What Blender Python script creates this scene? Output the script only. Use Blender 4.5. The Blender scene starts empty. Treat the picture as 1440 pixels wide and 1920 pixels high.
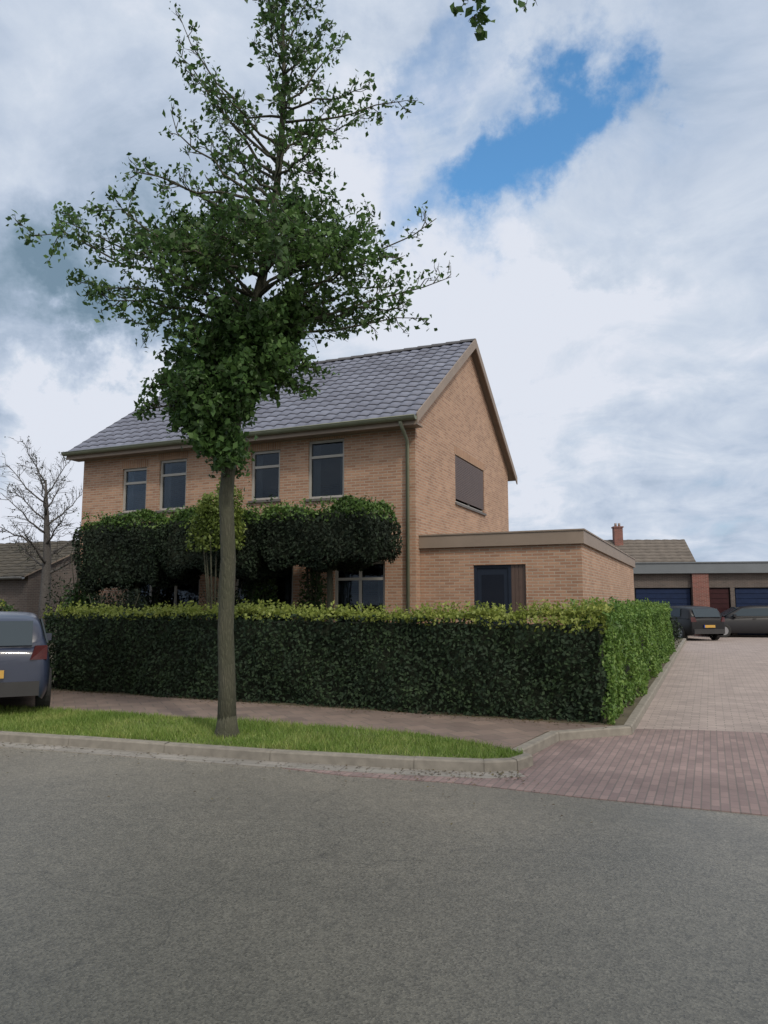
import bpy, bmesh, math, random
import numpy as np
from mathutils import Vector, Matrix, Euler
R = math.radians
sc = bpy.context.scene
COL = sc.collection
rng = np.random.default_rng(7)
random.seed(7)

# ------------------------------------------------------------------ camera
PITCH = 7.0; FP = 1387.0
cam = bpy.data.cameras.new('camera'); cam.sensor_fit = 'VERTICAL'; cam.sensor_height = 36
cam.lens = FP/1920*36; cam.clip_end = 2000; cam.clip_start = 0.05
co = bpy.data.objects.new('camera', cam); COL.objects.link(co)
co.location = (0, 0, 1.6); co.rotation_euler = (R(90+PITCH), 0, 0)
sc.camera = co
sc.view_settings.view_transform = 'Standard'; sc.view_settings.look = 'None'
sc.view_settings.exposure = 0.0; sc.view_settings.gamma = 1.0

def ray(px, py):
    a = (px-720)/FP; b = (960-py)/FP; p = R(PITCH)
    return Vector((a, math.cos(p)-math.sin(p)*b, math.sin(p)+math.cos(p)*b))
def at(px, py, Y):            # world point seen at px,py at depth Y
    r = ray(px, py); s = Y/r.y
    return Vector((r.x*s, Y, 1.6+r.z*s))

# ------------------------------------------------------------------ sun + sky
SUN_EL, SUN_AZ = 43.0, 151.0     # azimuth clockwise from +Y (north) : sun to the right
sd = Vector((math.sin(R(SUN_AZ))*math.cos(R(SUN_EL)), math.cos(R(SUN_AZ))*math.cos(R(SUN_EL)), math.sin(R(SUN_EL))))
sl = bpy.data.lights.new('sun', 'SUN'); sl.energy = 2.0; sl.angle = R(6); sl.color = (1, .92, .80)
so = bpy.data.objects.new('sun', sl); COL.objects.link(so)
so.rotation_euler = sd.to_track_quat('Z', 'Y').to_euler()

w = bpy.data.worlds.new('World'); sc.world = w; w.use_nodes = True
N = w.node_tree.nodes; Lk = w.node_tree.links
for n in list(N): N.remove(n)
def wn(t, **k):
    n = N.new(t)
    for a, b in k.items(): setattr(n, a, b)
    return n
def wmath(op, a, b=None, c=None, clamp=False):
    n = wn('ShaderNodeMath', operation=op, use_clamp=clamp)
    for i, v in enumerate((a, b, c)):
        if v is None: continue
        if isinstance(v, (int, float)): n.inputs[i].default_value = v
        else: Lk.new(v, n.inputs[i])
    return n.outputs[0]
tc = wn('ShaderNodeTexCoord')
sep = wn('ShaderNodeSeparateXYZ'); Lk.new(tc.outputs['Generated'], sep.inputs[0])
den = wmath('MAXIMUM', wmath('ADD', sep.outputs[2], 0.22), 0.05)
cx = wmath('DIVIDE', sep.outputs[0], den); cy = wmath('DIVIDE', sep.outputs[1], den)
cmb = wn('ShaderNodeCombineXYZ'); Lk.new(cx, cmb.inputs[0]); Lk.new(cy, cmb.inputs[1])
def wnoise(vec, scale, detail, rough, off=0.0, dist=0.0):
    m = wn('ShaderNodeMapping'); m.inputs['Location'].default_value = (off, off*1.7, off*.3)
    Lk.new(vec, m.inputs[0])
    n = wn('ShaderNodeTexNoise'); n.inputs['Scale'].default_value = scale
    n.inputs['Detail'].default_value = detail; n.inputs['Roughness'].default_value = rough
    n.inputs['Distortion'].default_value = dist
    Lk.new(m.outputs[0], n.inputs[0]); return n.outputs[0]
n1 = wnoise(cmb.outputs[0], 1.5, 10, .58, 3.1, .35)
n2 = wnoise(cmb.outputs[0], 3.3, 9, .6, 8.3, .5)
n3 = wnoise(cmb.outputs[0], .9, 6, .5, 1.3, .2)
# warp direction a little so the openings in the cloud have ragged edges
nw = wn('ShaderNodeTexNoise'); nw.inputs['Scale'].default_value = 5; nw.inputs['Detail'].default_value = 8; nw.inputs['Roughness'].default_value = .62
Lk.new(tc.outputs['Generated'], nw.inputs[0])
vs = wn('ShaderNodeVectorMath', operation='SUBTRACT'); Lk.new(nw.outputs[1], vs.inputs[0]); vs.inputs[1].default_value = (.5, .5, .5)
vsc = wn('ShaderNodeVectorMath', operation='SCALE'); Lk.new(vs.outputs[0], vsc.inputs[0]); vsc.inputs['Scale'].default_value = .42
vw = wn('ShaderNodeVectorMath', operation='ADD'); Lk.new(tc.outputs['Generated'], vw.inputs[0]); Lk.new(vsc.outputs[0], vw.inputs[1])
def blob(px, py, rx, ry=None):
    """1 at a sky direction, falling to 0 at an angular radius (rx across, ry up)"""
    d = ray(px, py).normalized(); ry = ry or rx
    s = wn('ShaderNodeVectorMath', operation='SUBTRACT'); Lk.new(vw.outputs[0], s.inputs[0]); s.inputs[1].default_value = d
    m = wn('ShaderNodeVectorMath', operation='MULTIPLY'); Lk.new(s.outputs[0], m.inputs[0]); m.inputs[1].default_value = (1/rx, 1/ry*.6, 1/ry)
    l = wn('ShaderNodeVectorMath', operation='LENGTH'); Lk.new(m.outputs[0], l.inputs[0])
    return wmath('SUBTRACT', 1.0, l.outputs['Value'], clamp=True)
def total(items):
    t = None
    for (b, k) in items:
        v = wmath('MULTIPLY', b, k)
        t = v if t is None else wmath('ADD', t, v)
    return t
holes = total([(blob(1000, 310, .12, .13), .8), (blob(1035, 250, .085, .11), 1.0), (blob(1000, 240, .36, .22), .42), (blob(1120, 260, .10, .06), .25), (blob(1060, 290, .08, .08), .35), (blob(840, 95, .08, .07), .75), (blob(752, 270, .06, .13), .7), (blob(830, 415, .06, .07), .6),
               (blob(1270, 60, .16, .12), .12), (blob(890, 330, .1, .08), .35), (blob(1400, 960, .20, .12), .3), (blob(1040, 400, .18, .1), .2)])
dens = wmath('ADD', wmath('ADD', wmath('MULTIPLY', n1, 1.0), wmath('MULTIPLY', n2, .95)), wmath('SUBTRACT', .24, holes))
dm = wn('ShaderNodeMapRange'); dm.interpolation_type = 'SMOOTHSTEP'
dm.inputs[1].default_value = -.38; dm.inputs[2].default_value = 1.08
Lk.new(dens, dm.inputs[0])
# cloud colour: bright tops, blue-grey bases
darks = total([(blob(80, 590, .36, .12), .62), (blob(300, 655, .2, .05), .35), (blob(60, 250, .3, .26), -.02), (blob(1300, 860, .25, .10), -.15), (blob(1130, 560, .1, .06), .35), (blob(1100,1000,.5,.08), .25),
               (blob(1400, 700, .2, .12), -.2), (blob(260, 200, .2, .2), -.12)])
brights = total([(blob(850, 600, .20, .12), .55), (blob(1040, 600, .22, .16), .3), (blob(1010, 700, .16, .14), .3), (blob(150, 880, .16, .14), 1.2), (blob(640, 270, .12, .14), .6), (blob(380, 60, .16, .12), .35), (blob(180, 770, .2, .12), .3), (blob(1020,900,.12,.12), .5)])
sh = wmath('ADD', wmath('ADD', wmath('MULTIPLY', wmath('SUBTRACT', n2, .5), 1.35), wmath('MULTIPLY', wmath('SUBTRACT', n3, .5), .7)), wmath('SUBTRACT', brights, darks))
sh = wmath('ADD', sh, .60)
cr = wn('ShaderNodeValToRGB'); Lk.new(sh, cr.inputs[0])
E_ = cr.color_ramp.elements
E_[0].position = 0.0; E_[0].color = (.18, .27, .36, 1)
E_[1].position = 1.0; E_[1].color = (.74, .78, .87, 1)
e = E_.new(.15); e.color = (.26, .355, .46, 1)
e = E_.new(.35); e.color = (.38, .47, .60, 1)
e = E_.new(.62); e.color = (.52, .60, .73, 1)
e = E_.new(.82); e.color = (.62, .69, .80, 1)
sky = wn('ShaderNodeTexSky'); sky.sky_type = 'NISHITA'; sky.sun_disc = False
sky.sun_elevation = R(SUN_EL); sky.sun_rotation = R(SUN_AZ); sky.air_density = 1.0; sky.dust_density = .6; sky.ozone_density = 2.0
skm = wn('ShaderNodeMix', data_type='RGBA', blend_type='MULTIPLY'); skm.inputs[0].default_value = 1; skm.inputs[7].default_value = (.90, 1.45, 1.62, 1)
Lk.new(sky.outputs[0], skm.inputs[6])
b1 = wn('ShaderNodeBackground'); Lk.new(skm.outputs[2], b1.inputs[0]); b1.inputs[1].default_value = .13
# unseen warm glow round the sun, added to light the house front
dt = wn('ShaderNodeVectorMath', operation='DOT_PRODUCT'); Lk.new(tc.outputs['Generated'], dt.inputs[0]); dt.inputs[1].default_value = sd
gl_ = wmath('POWER', wmath('MAXIMUM', dt.outputs['Value'], 0.0), 3.0)
gc = wn('ShaderNodeMix', data_type='RGBA'); Lk.new(gl_, gc.inputs[0]); Lk.new(cr.outputs[0], gc.inputs[6]); gc.inputs[7].default_value = (1.9, 1.75, 1.55, 1)
b2 = wn('ShaderNodeBackground'); Lk.new(gc.outputs[2], b2.inputs[0]); b2.inputs[1].default_value = 1.0
mx = wn('ShaderNodeMixShader'); Lk.new(dm.outputs[0], mx.inputs[0]); Lk.new(b1.outputs[0], mx.inputs[1]); Lk.new(b2.outputs[0], mx.inputs[2])
ow = wn('ShaderNodeOutputWorld'); Lk.new(mx.outputs[0], ow.inputs[0])
w.cycles.sampling_method = 'AUTOMATIC'

# ------------------------------------------------------------------ materials
def mat(name): 
    m = bpy.data.materials.new(name); m.use_nodes = True
    return m, m.node_tree.nodes, m.node_tree.links, m.node_tree.nodes['Principled BSDF']
def simple(name, col, rough=.6, metal=0.0, var=.12, scale=6.0, bump=0.0, spec=.5, coat=0.0):
    m, n, l, b = mat(name)
    t = n.new('ShaderNodeTexCoord'); x = n.new('ShaderNodeTexNoise'); x.inputs['Scale'].default_value = scale; x.inputs['Detail'].default_value = 6
    l.new(t.outputs['Object'], x.inputs[0])
    r = n.new('ShaderNodeValToRGB'); l.new(x.outputs[0], r.inputs[0])
    r.color_ramp.elements[0].position = .3; r.color_ramp.elements[1].position = .7
    r.color_ramp.elements[0].color = (*[c*(1-var) for c in col], 1); r.color_ramp.elements[1].color = (*[min(1, c*(1+var)) for c in col], 1)
    l.new(r.outputs[0], b.inputs['Base Color'])
    b.inputs['Roughness'].default_value = rough; b.inputs['Metallic'].default_value = metal
    b.inputs['Specular IOR Level'].default_value = spec; b.inputs['Coat Weight'].default_value = coat
    if bump:
        bp = n.new('ShaderNodeBump'); bp.inputs['Strength'].default_value = bump; bp.inputs['Distance'].default_value = .02
        l.new(x.outputs[0], bp.inputs['Height']); l.new(bp.outputs[0], b.inputs['Normal'])
    return m
def leafmat(name, c1, c2, c3, transl=.25, scale=1.2, rough=.5):
    m, n, l, b = mat(name)
    g = n.new('ShaderNodeNewGeometry'); x = n.new('ShaderNodeTexNoise'); x.inputs['Scale'].default_value = scale; x.inputs['Detail'].default_value = 3
    l.new(g.outputs['Position'], x.inputs[0])
    a = n.new('ShaderNodeMath'); a.operation = 'MULTIPLY_ADD'; l.new(g.outputs['Random Per Island'], a.inputs[0]); a.inputs[1].default_value = .55
    s = n.new('ShaderNodeMath'); s.operation = 'MULTIPLY_ADD'; l.new(x.outputs[0], s.inputs[0]); s.inputs[1].default_value = 1.2; s.inputs[2].default_value = -.38
    l.new(s.outputs[0], a.inputs[2])
    r = n.new('ShaderNodeValToRGB'); l.new(a.outputs[0], r.inputs[0])
    r.color_ramp.elements[0].color = (*c1, 1); r.color_ramp.elements[1].color = (*c3, 1); r.color_ramp.elements[1].position = .95
    r.color_ramp.elements[0].position = .05
    e = r.color_ramp.elements.new(.5); e.color = (*c2, 1)
    l.new(r.outputs[0], b.inputs['Base Color']); b.inputs['Roughness'].default_value = rough; b.inputs['Specular IOR Level'].default_value = .35
    tr = n.new('ShaderNodeBsdfTranslucent'); l.new(r.outputs[0], tr.inputs[0])
    mm = n.new('ShaderNodeMixShader'); mm.inputs[0].default_value = transl
    l.new(b.outputs[0], mm.inputs[1]); l.new(tr.outputs[0], mm.inputs[2])
    l.new(mm.outputs[0], n['Material Output'].inputs[0])
    return m
def brickmat(name, c1, c2, mortar, bw=.22, bh=.0625, ms=.009, uv=True, bumps=.5, rough=.85, offs=.5, stain=.2, rot=0):
    m, n, l, b = mat(name)
    t = n.new('ShaderNodeTexCoord'); br = n.new('ShaderNodeTexBrick')
    src = t.outputs['UV'] if uv else t.outputs['Object']
    mp = n.new('ShaderNodeMapping'); mp.inputs['Rotation'].default_value = (0, 0, rot); l.new(src, mp.inputs[0]); src2 = mp.outputs[0]
    l.new(src2, br.inputs[0])
    br.inputs['Scale'].default_value = 1; br.inputs['Brick Width'].default_value = bw; br.inputs['Row Height'].default_value = bh
    br.inputs['Mortar Size'].default_value = ms; br.inputs['Mortar Smooth'].default_value = .2; br.offset = offs
    br.inputs['Color1'].default_value = (*c1, 1); br.inputs['Color2'].default_value = (*c2, 1); br.inputs['Mortar'].default_value = (*mortar, 1)
    x = n.new('ShaderNodeTexNoise'); x.inputs['Scale'].default_value = 1.7; x.inputs['Detail'].default_value = 10; x.inputs['Roughness'].default_value = .65; l.new(src, x.inputs[0])
    r = n.new('ShaderNodeValToRGB'); l.new(x.outputs[0], r.inputs[0]); r.color_ramp.elements[0].position = .3; r.color_ramp.elements[1].position = .7
    k = 1-stain; r.color_ramp.elements[0].color = (k, k, k, 1); r.color_ramp.elements[1].color = (1.0+stain*.6,)*3+(1,)
    mu = n.new('ShaderNodeMix'); mu.data_type = 'RGBA'; mu.blend_type = 'MULTIPLY'; mu.inputs[0].default_value = 1
    l.new(br.outputs[0], mu.inputs[6]); l.new(r.outputs[0], mu.inputs[7]); l.new(mu.outputs[2], b.inputs['Base Color'])
    b.inputs['Roughness'].default_value = rough
    bp = n.new('ShaderNodeBump'); bp.inputs['Strength'].default_value = bumps; bp.inputs['Distance'].default_value = .006; bp.invert = True
    l.new(br.outputs['Fac'], bp.inputs['Height']); l.new(bp.outputs[0], b.inputs['Normal'])
    return m

M = {}
M['brick'] = brickmat('wall_brick', (.375, .225, .148), (.262, .143, .092), (.34, .285, .23), stain=.16)
M['brick_far'] = brickmat('far_brick', (.40, .27, .19), (.30, .20, .14), (.34, .29, .24), stain=.15)
M['brick_red'] = brickmat('red_brick', (.20, .06, .045), (.13, .04, .03), (.22, .17, .15), stain=.15)
M['paver_beige'] = brickmat('street_pavers', (.33, .275, .252), (.26, .215, .20), (.19, .165, .15), bw=.21, bh=.105, ms=.007, uv=False, bumps=.35, rot=R(23.6))
M['paver_pink'] = brickmat('pink_clinkers', (.245, .178, .168), (.18, .132, .128), (.14, .118, .11), bw=.21, bh=.07, ms=.006, uv=False, bumps=.4, rot=R(-66.4), stain=.25)
M['paver_path'] = brickmat('path_pavers', (.195, .145, .12), (.14, .105, .09), (.11, .095, .08), bw=.3, bh=.3, ms=.008, uv=False, bumps=.4, rot=R(-23.6), offs=.5, stain=.25)
M['kerb'] = simple('kerb_concrete', (.195, .18, .155), .9, var=.18, scale=9, bump=.3)
M['soil'] = simple('garden_soil', (.075, .065, .04), .95, var=.3, scale=3, bump=.8)
M['grass_soil'] = simple('verge_turf', (.10, .125, .035), .95, var=.35, scale=5, bump=.8)
M['terrain'] = simple('far_ground', (.12, .13, .08), .95, var=.25, scale=.3)
M['white'] = simple('window_frame_white', (.30, .29, .27), .45, var=.05)
M['gutter'] = simple('gutter_paint', (.145, .16, .115), .5, var=.1, scale=3)
M['fascia'] = simple('fascia_board', (.21, .165, .13), .55, var=.08, scale=3)
M['zinc'] = simple('zinc', (.25, .26, .27), .4, metal=.6, var=.1)
M['sill'] = simple('sill_stone', (.10, .09, .085), .6, var=.1)
M['door'] = simple('door_paint', (.016, .022, .035), .35, var=.1)
M['shutter'] = simple('roller_shutter_brown', (.075, .048, .038), .5, var=.1)
M['navy'] = simple('navy_door_paint', (.010, .020, .055), .6, var=.15)
M['maroon'] = simple('maroon_door_paint', (.035, .012, .014), .4, var=.15)
M['orange'] = simple('orange_panel', (.30, .11, .02), .5, var=.15)
for k_ in ('navy', 'maroon', 'door'): M[k_].node_tree.nodes['Principled BSDF'].inputs['Specular IOR Level'].default_value = .15
M['dark'] = simple('dark_interior', (.012, .012, .014), .9, var=.1)
def barkmat(name, c1, c2):
    m, n, l, b = mat(name)
    t = n.new('ShaderNodeTexCoord'); mp = n.new('ShaderNodeMapping'); mp.inputs['Scale'].default_value = (1, 1, .22); l.new(t.outputs['Object'], mp.inputs[0])
    v = n.new('ShaderNodeTexVoronoi'); v.feature = 'DISTANCE_TO_EDGE'; v.inputs['Scale'].default_value = 38; l.new(mp.outputs[0], v.inputs[0])
    x = n.new('ShaderNodeTexNoise'); x.inputs['Scale'].default_value = 14; x.inputs['Detail'].default_value = 8; x.inputs['Roughness'].default_value = .7; l.new(mp.outputs[0], x.inputs[0])
    y = n.new('ShaderNodeTexNoise'); y.inputs['Scale'].default_value = 2.2; y.inputs['Detail'].default_value = 5; l.new(t.outputs['Object'], y.inputs[0])
    a = n.new('ShaderNodeMath'); a.operation = 'MULTIPLY_ADD'; l.new(v.outputs[0], a.inputs[0]); a.inputs[1].default_value = 1.1; l.new(x.outputs[0], a.inputs[2])
    r = n.new('ShaderNodeValToRGB'); l.new(a.outputs[0], r.inputs[0]); r.color_ramp.elements[0].position = .35; r.color_ramp.elements[1].position = .95
    r.color_ramp.elements[0].color = (*[q*.45 for q in c1], 1); r.color_ramp.elements[1].color = (*c1, 1)
    mx_ = n.new('ShaderNodeMix'); mx_.data_type = 'RGBA'; l.new(y.outputs[0], mx_.inputs[0]); l.new(r.outputs[0], mx_.inputs[6]); mx_.inputs[7].default_value = (*c2, 1)
    l.new(mx_.outputs[2], b.inputs['Base Color']); b.inputs['Roughness'].default_value = .95
    bp = n.new('ShaderNodeBump'); bp.inputs['Strength'].default_value = 1; bp.inputs['Distance'].default_value = .02; l.new(a.outputs[0], bp.inputs['Height']); l.new(bp.outputs[0], b.inputs['Normal'])
    return m
M['bark'] = barkmat('bark', (.085, .080, .060), (.036, .042, .022))
M['bark_grey'] = simple('bark_grey', (.07, .066, .064), .95, var=.3, scale=22, bump=1.0)
M['leaf_street'] = leafmat('street_tree_leaves', (.026, .056, .019), (.056, .118, .032), (.105, .195, .050), .36)
M['leaf_hedge'] = leafmat('dark_hedge_leaves', (.008, .019, .009), (.013, .029, .012), (.026, .050, .017), .1, 2.0, rough=.75)
M['leaf_shoot'] = leafmat('young_shoots', (.14, .18, .03), (.20, .25, .05), (.30, .33, .08), .35, 2.0)
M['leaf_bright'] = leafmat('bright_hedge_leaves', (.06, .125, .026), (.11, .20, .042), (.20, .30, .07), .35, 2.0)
M['leaf_clip'] = leafmat('clipped_tree_leaves', (.016, .036, .012), (.030, .066, .018), (.060, .115, .026), .2, 1.8)
M['leaf_top'] = leafmat('clipped_tree_lit_leaves', (.035, .075, .016), (.070, .135, .028), (.13, .21, .05), .3, 1.8)  # lighter copy: light on the clipped tops put into the leaf colour
M['leaf_slab'] = leafmat('clipped_tree_shaded_leaves', (.004, .010, .005), (.008, .017, .008), (.015, .032, .012), .08, 1.8, rough=.8)  # darker copy: shade on the clipped sides put into the leaf colour
M['leaf_shrub'] = leafmat('shrub_leaves', (.07, .11, .022), (.12, .17, .035), (.20, .25, .06), .3, 2.0)
M['leaf_conifer'] = leafmat('conifer_needles', (.007, .014, .007), (.012, .024, .011), (.020, .038, .015), .05, 2.0, rough=.8)
M['grassblade'] = leafmat('grass_blades', (.085, .155, .026), (.15, .235, .045), (.32, .34, .12), .3, 1.3)
M['core'] = simple('hedge_core', (.010, .016, .007), 1.0, var=.3, scale=12, bump=1)
M['rubber'] = simple('tyre_rubber', (.014, .014, .014), .8, var=.1)
M['rim'] = simple('alloy', (.30, .30, .31), .35, metal=.8, var=.05)
M['plastic'] = simple('black_trim', (.018, .018, .02), .55, var=.1)
M['yellow'] = simple('yellow_plate', (.42, .25, .05), .45, var=.05)
M['blueplate'] = simple('blue_plate_strip', (.02, .05, .3), .45, var=.05)
M['redlight'] = simple('red_lens', (.05, .006, .006), .15, var=.15, scale=30)
M['headlight'] = simple('clear_lens', (.35, .36, .38), .1, var=.2, scale=30)
for k, c in dict(car_navy=(.020, .028, .055), car_black=(.012, .012, .014), car_grey=(.022, .022, .025)).items():
    M[k] = simple(k, c, .35, var=.04, coat=.35)
def glassmat(name, col, rough=.04):
    m, n, l, b = mat(name)
    b.inputs['Base Color'].default_value = (*col, 1); b.inputs['Roughness'].default_value = rough; b.inputs['Specular IOR Level'].default_value = .6
    x = n.new('ShaderNodeTexNoise'); x.inputs['Scale'].default_value = 1.4
    bp = n.new('ShaderNodeBump'); bp.inputs['Strength'].default_value = .05; bp.inputs['Distance'].default_value = .02
    l.new(x.outputs[0], bp.inputs['Height']); l.new(bp.outputs[0], b.inputs['Normal'])
    if name == 'window_glass': b.inputs['Specular IOR Level'].default_value = .22
    return m
def paneglass():
    m, n, l, b = mat('window_glass')
    g = n.new('ShaderNodeBsdfGlossy'); g.inputs['Roughness'].default_value = .02; g.inputs[0].default_value = (.8, .85, .9, 1)
    t = n.new('ShaderNodeBsdfTransparent'); t.inputs[0].default_value = (.55, .60, .64, 1)
    x = n.new('ShaderNodeTexNoise'); x.inputs['Scale'].default_value = 1.4; bp = n.new('ShaderNodeBump'); bp.inputs['Strength'].default_value = .05; bp.inputs['Distance'].default_value = .02
    l.new(x.outputs[0], bp.inputs['Height']); l.new(bp.outputs[0], g.inputs['Normal'])
    f = n.new('ShaderNodeFresnel'); f.inputs[0].default_value = 1.4
    mm = n.new('ShaderNodeMixShader'); l.new(f.outputs[0], mm.inputs[0]); l.new(t.outputs[0], mm.inputs[1]); l.new(g.outputs[0], mm.inputs[2]); l.new(mm.outputs[0], n['Material Output'].inputs[0])
    return m
M['glass'] = paneglass()
for k_ in ('car_grey', 'car_black'): M[k_].node_tree.nodes['Principled BSDF'].inputs['Coat Weight'].default_value = .05; M[k_].node_tree.nodes['Principled BSDF'].inputs['Specular IOR Level'].default_value = .25
M['curtain'] = simple('curtain_cloth', (.30, .28, .25), .9, var=.1, scale=3)
M['doorglass'] = glassmat('door_glass', (.008, .010, .016)); M['doorglass'].node_tree.nodes['Principled BSDF'].inputs['Specular IOR Level'].default_value = .12
M['carglass'] = glassmat('car_glass', (.03, .045, .06))
M['carglass'].node_tree.nodes['Principled BSDF'].inputs['Specular IOR Level'].default_value = .2

def roofmat():
    m, n, l, b = mat('roof_tiles')
    t = n.new('ShaderNodeTexCoord')
    br = n.new('ShaderNodeTexBrick'); l.new(t.outputs['UV'], br.inputs[0]); br.offset = 0
    br.inputs['Scale'].default_value = 1; br.inputs['Brick Width'].default_value = .30; br.inputs['Row Height'].default_value = .34
    br.inputs['Mortar Size'].default_value = .004
    br.inputs['Color1'].default_value = (.152, .165, .228, 1); br.inputs['Color2'].default_value = (.122, .132, .184, 1); br.inputs['Mortar'].default_value = (.07, .07, .08, 1)
    x = n.new('ShaderNodeTexNoise'); x.inputs['Scale'].default_value = .9; x.inputs['Detail'].default_value = 9; x.inputs['Roughness'].default_value = .7; l.new(t.outputs['UV'], x.inputs[0])
    r = n.new('ShaderNodeValToRGB'); l.new(x.outputs[0], r.inputs[0]); r.color_ramp.elements[0].position = .35; r.color_ramp.elements[1].position = .7
    r.color_ramp.elements[0].color = (.82, .82, .80, 1); r.color_ramp.elements[1].color = (1.18, 1.2, 1.14, 1)
    mu = n.new('ShaderNodeMix'); mu.data_type = 'RGBA'; mu.blend_type = 'MULTIPLY'; mu.inputs[0].default_value = 1
    l.new(br.outputs[0], mu.inputs[6]); l.new(r.outputs[0], mu.inputs[7]); l.new(mu.outputs[2], b.inputs['Base Color'])
    b.inputs['Roughness'].default_value = .62
    return m
M['roof'] = roofmat()
M['roof_umber'] = simple('grey_brown_roof_tiles', (.115, .10, .088), .8, var=.2, scale=2)
M['roof_brown'] = simple('brown_roof_tiles', (.055, .048, .036), .8, var=.3, scale=2)
def asphaltmat():
    m, n, l, b = mat('asphalt')
    t = n.new('ShaderNodeTexCoord')
    def nz(s, d, ro): 
        x = n.new('ShaderNodeTexNoise'); x.inputs['Scale'].default_value = s; x.inputs['Detail'].default_value = d; x.inputs['Roughness'].default_value = ro
        l.new(t.outputs['Object'], x.inputs[0]); return x
    big = nz(.5, 6, .6); fine = nz(130, 2, .6); mid = nz(9, 6, .7)
    vo = n.new('ShaderNodeTexVoronoi'); vo.inputs['Scale'].default_value = 95; l.new(t.outputs['Object'], vo.inputs[0])
    r = n.new('ShaderNodeValToRGB'); l.new(vo.outputs['Color'], r.inputs[0])
    r.color_ramp.elements[0].color = (.060, .058, .049, 1); r.color_ramp.elements[1].color = (.185, .178, .155, 1)
    r2 = n.new('ShaderNodeValToRGB'); l.new(big.outputs[0], r2.inputs[0]); r2.color_ramp.elements[0].position = .3; r2.color_ramp.elements[1].position = .7
    r2.color_ramp.elements[0].color = (.86, .86, .86, 1); r2.color_ramp.elements[1].color = (1.1, 1.09, 1.07, 1)
    r3 = n.new('ShaderNodeValToRGB'); l.new(mid.outputs[0], r3.inputs[0]); r3.color_ramp.elements[0].position = .3; r3.color_ramp.elements[1].position = .7
    r3.color_ramp.elements[0].color = (.82, .82, .82, 1); r3.color_ramp.elements[1].color = (1.12, 1.12, 1.12, 1)
    def mul(a, bb):
        mu = n.new('ShaderNodeMix'); mu.data_type = 'RGBA'; mu.blend_type = 'MULTIPLY'; mu.inputs[0].default_value = 1
        l.new(a, mu.inputs[6]); l.new(bb, mu.inputs[7]); return mu.outputs[2]
    # cracks
    cv = n.new('ShaderNodeTexVoronoi'); cv.feature = 'DISTANCE_TO_EDGE'; cv.inputs['Scale'].default_value = .33
    mw = n.new('ShaderNodeVectorMath'); mw.operation = 'ADD'; l.new(t.outputs['Object'], mw.inputs[0])
    wv = nz(1.1, 4, .5); sv = n.new('ShaderNodeVectorMath'); sv.operation = 'SCALE'; sv.inputs['Scale'].default_value = 1.2; l.new(wv.outputs[1], sv.inputs[0]); l.new(sv.outputs[0], mw.inputs[1])
    l.new(mw.outputs[0], cv.inputs[0])
    rc = n.new('ShaderNodeValToRGB'); l.new(cv.outputs[0], rc.inputs[0]); rc.color_ramp.elements[0].position = .0; rc.color_ramp.elements[1].position = .004
    rc.color_ramp.elements[0].color = (.68, .68, .68, 1); rc.color_ramp.elements[1].color = (1, 1, 1, 1)
    # grazing sheen put into the colour: lighter by the kerb, darker further out
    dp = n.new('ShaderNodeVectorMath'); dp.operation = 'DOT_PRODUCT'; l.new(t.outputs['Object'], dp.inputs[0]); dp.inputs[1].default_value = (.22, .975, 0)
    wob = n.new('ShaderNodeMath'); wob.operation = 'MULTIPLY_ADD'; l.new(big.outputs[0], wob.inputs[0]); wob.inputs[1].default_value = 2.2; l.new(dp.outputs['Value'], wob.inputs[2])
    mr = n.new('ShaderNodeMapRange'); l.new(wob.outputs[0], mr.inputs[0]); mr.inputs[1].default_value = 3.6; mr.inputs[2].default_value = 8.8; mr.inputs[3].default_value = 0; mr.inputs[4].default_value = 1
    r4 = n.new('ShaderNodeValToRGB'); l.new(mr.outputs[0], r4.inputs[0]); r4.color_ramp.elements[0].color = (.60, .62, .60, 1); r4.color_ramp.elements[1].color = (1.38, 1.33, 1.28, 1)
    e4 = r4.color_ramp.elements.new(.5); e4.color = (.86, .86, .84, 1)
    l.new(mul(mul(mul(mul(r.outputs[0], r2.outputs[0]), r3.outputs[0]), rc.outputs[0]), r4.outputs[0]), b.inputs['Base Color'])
    b.inputs['Roughness'].default_value = .5; b.inputs['Specular IOR Level'].default_value = .7
    bp = n.new('ShaderNodeBump'); bp.inputs['Strength'].default_value = .3; bp.inputs['Distance'].default_value = .006
    l.new(vo.outputs[0], bp.inputs['Height']); l.new(bp.outputs[0], b.inputs['Normal'])
    return m
M['asphalt'] = asphaltmat()

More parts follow.
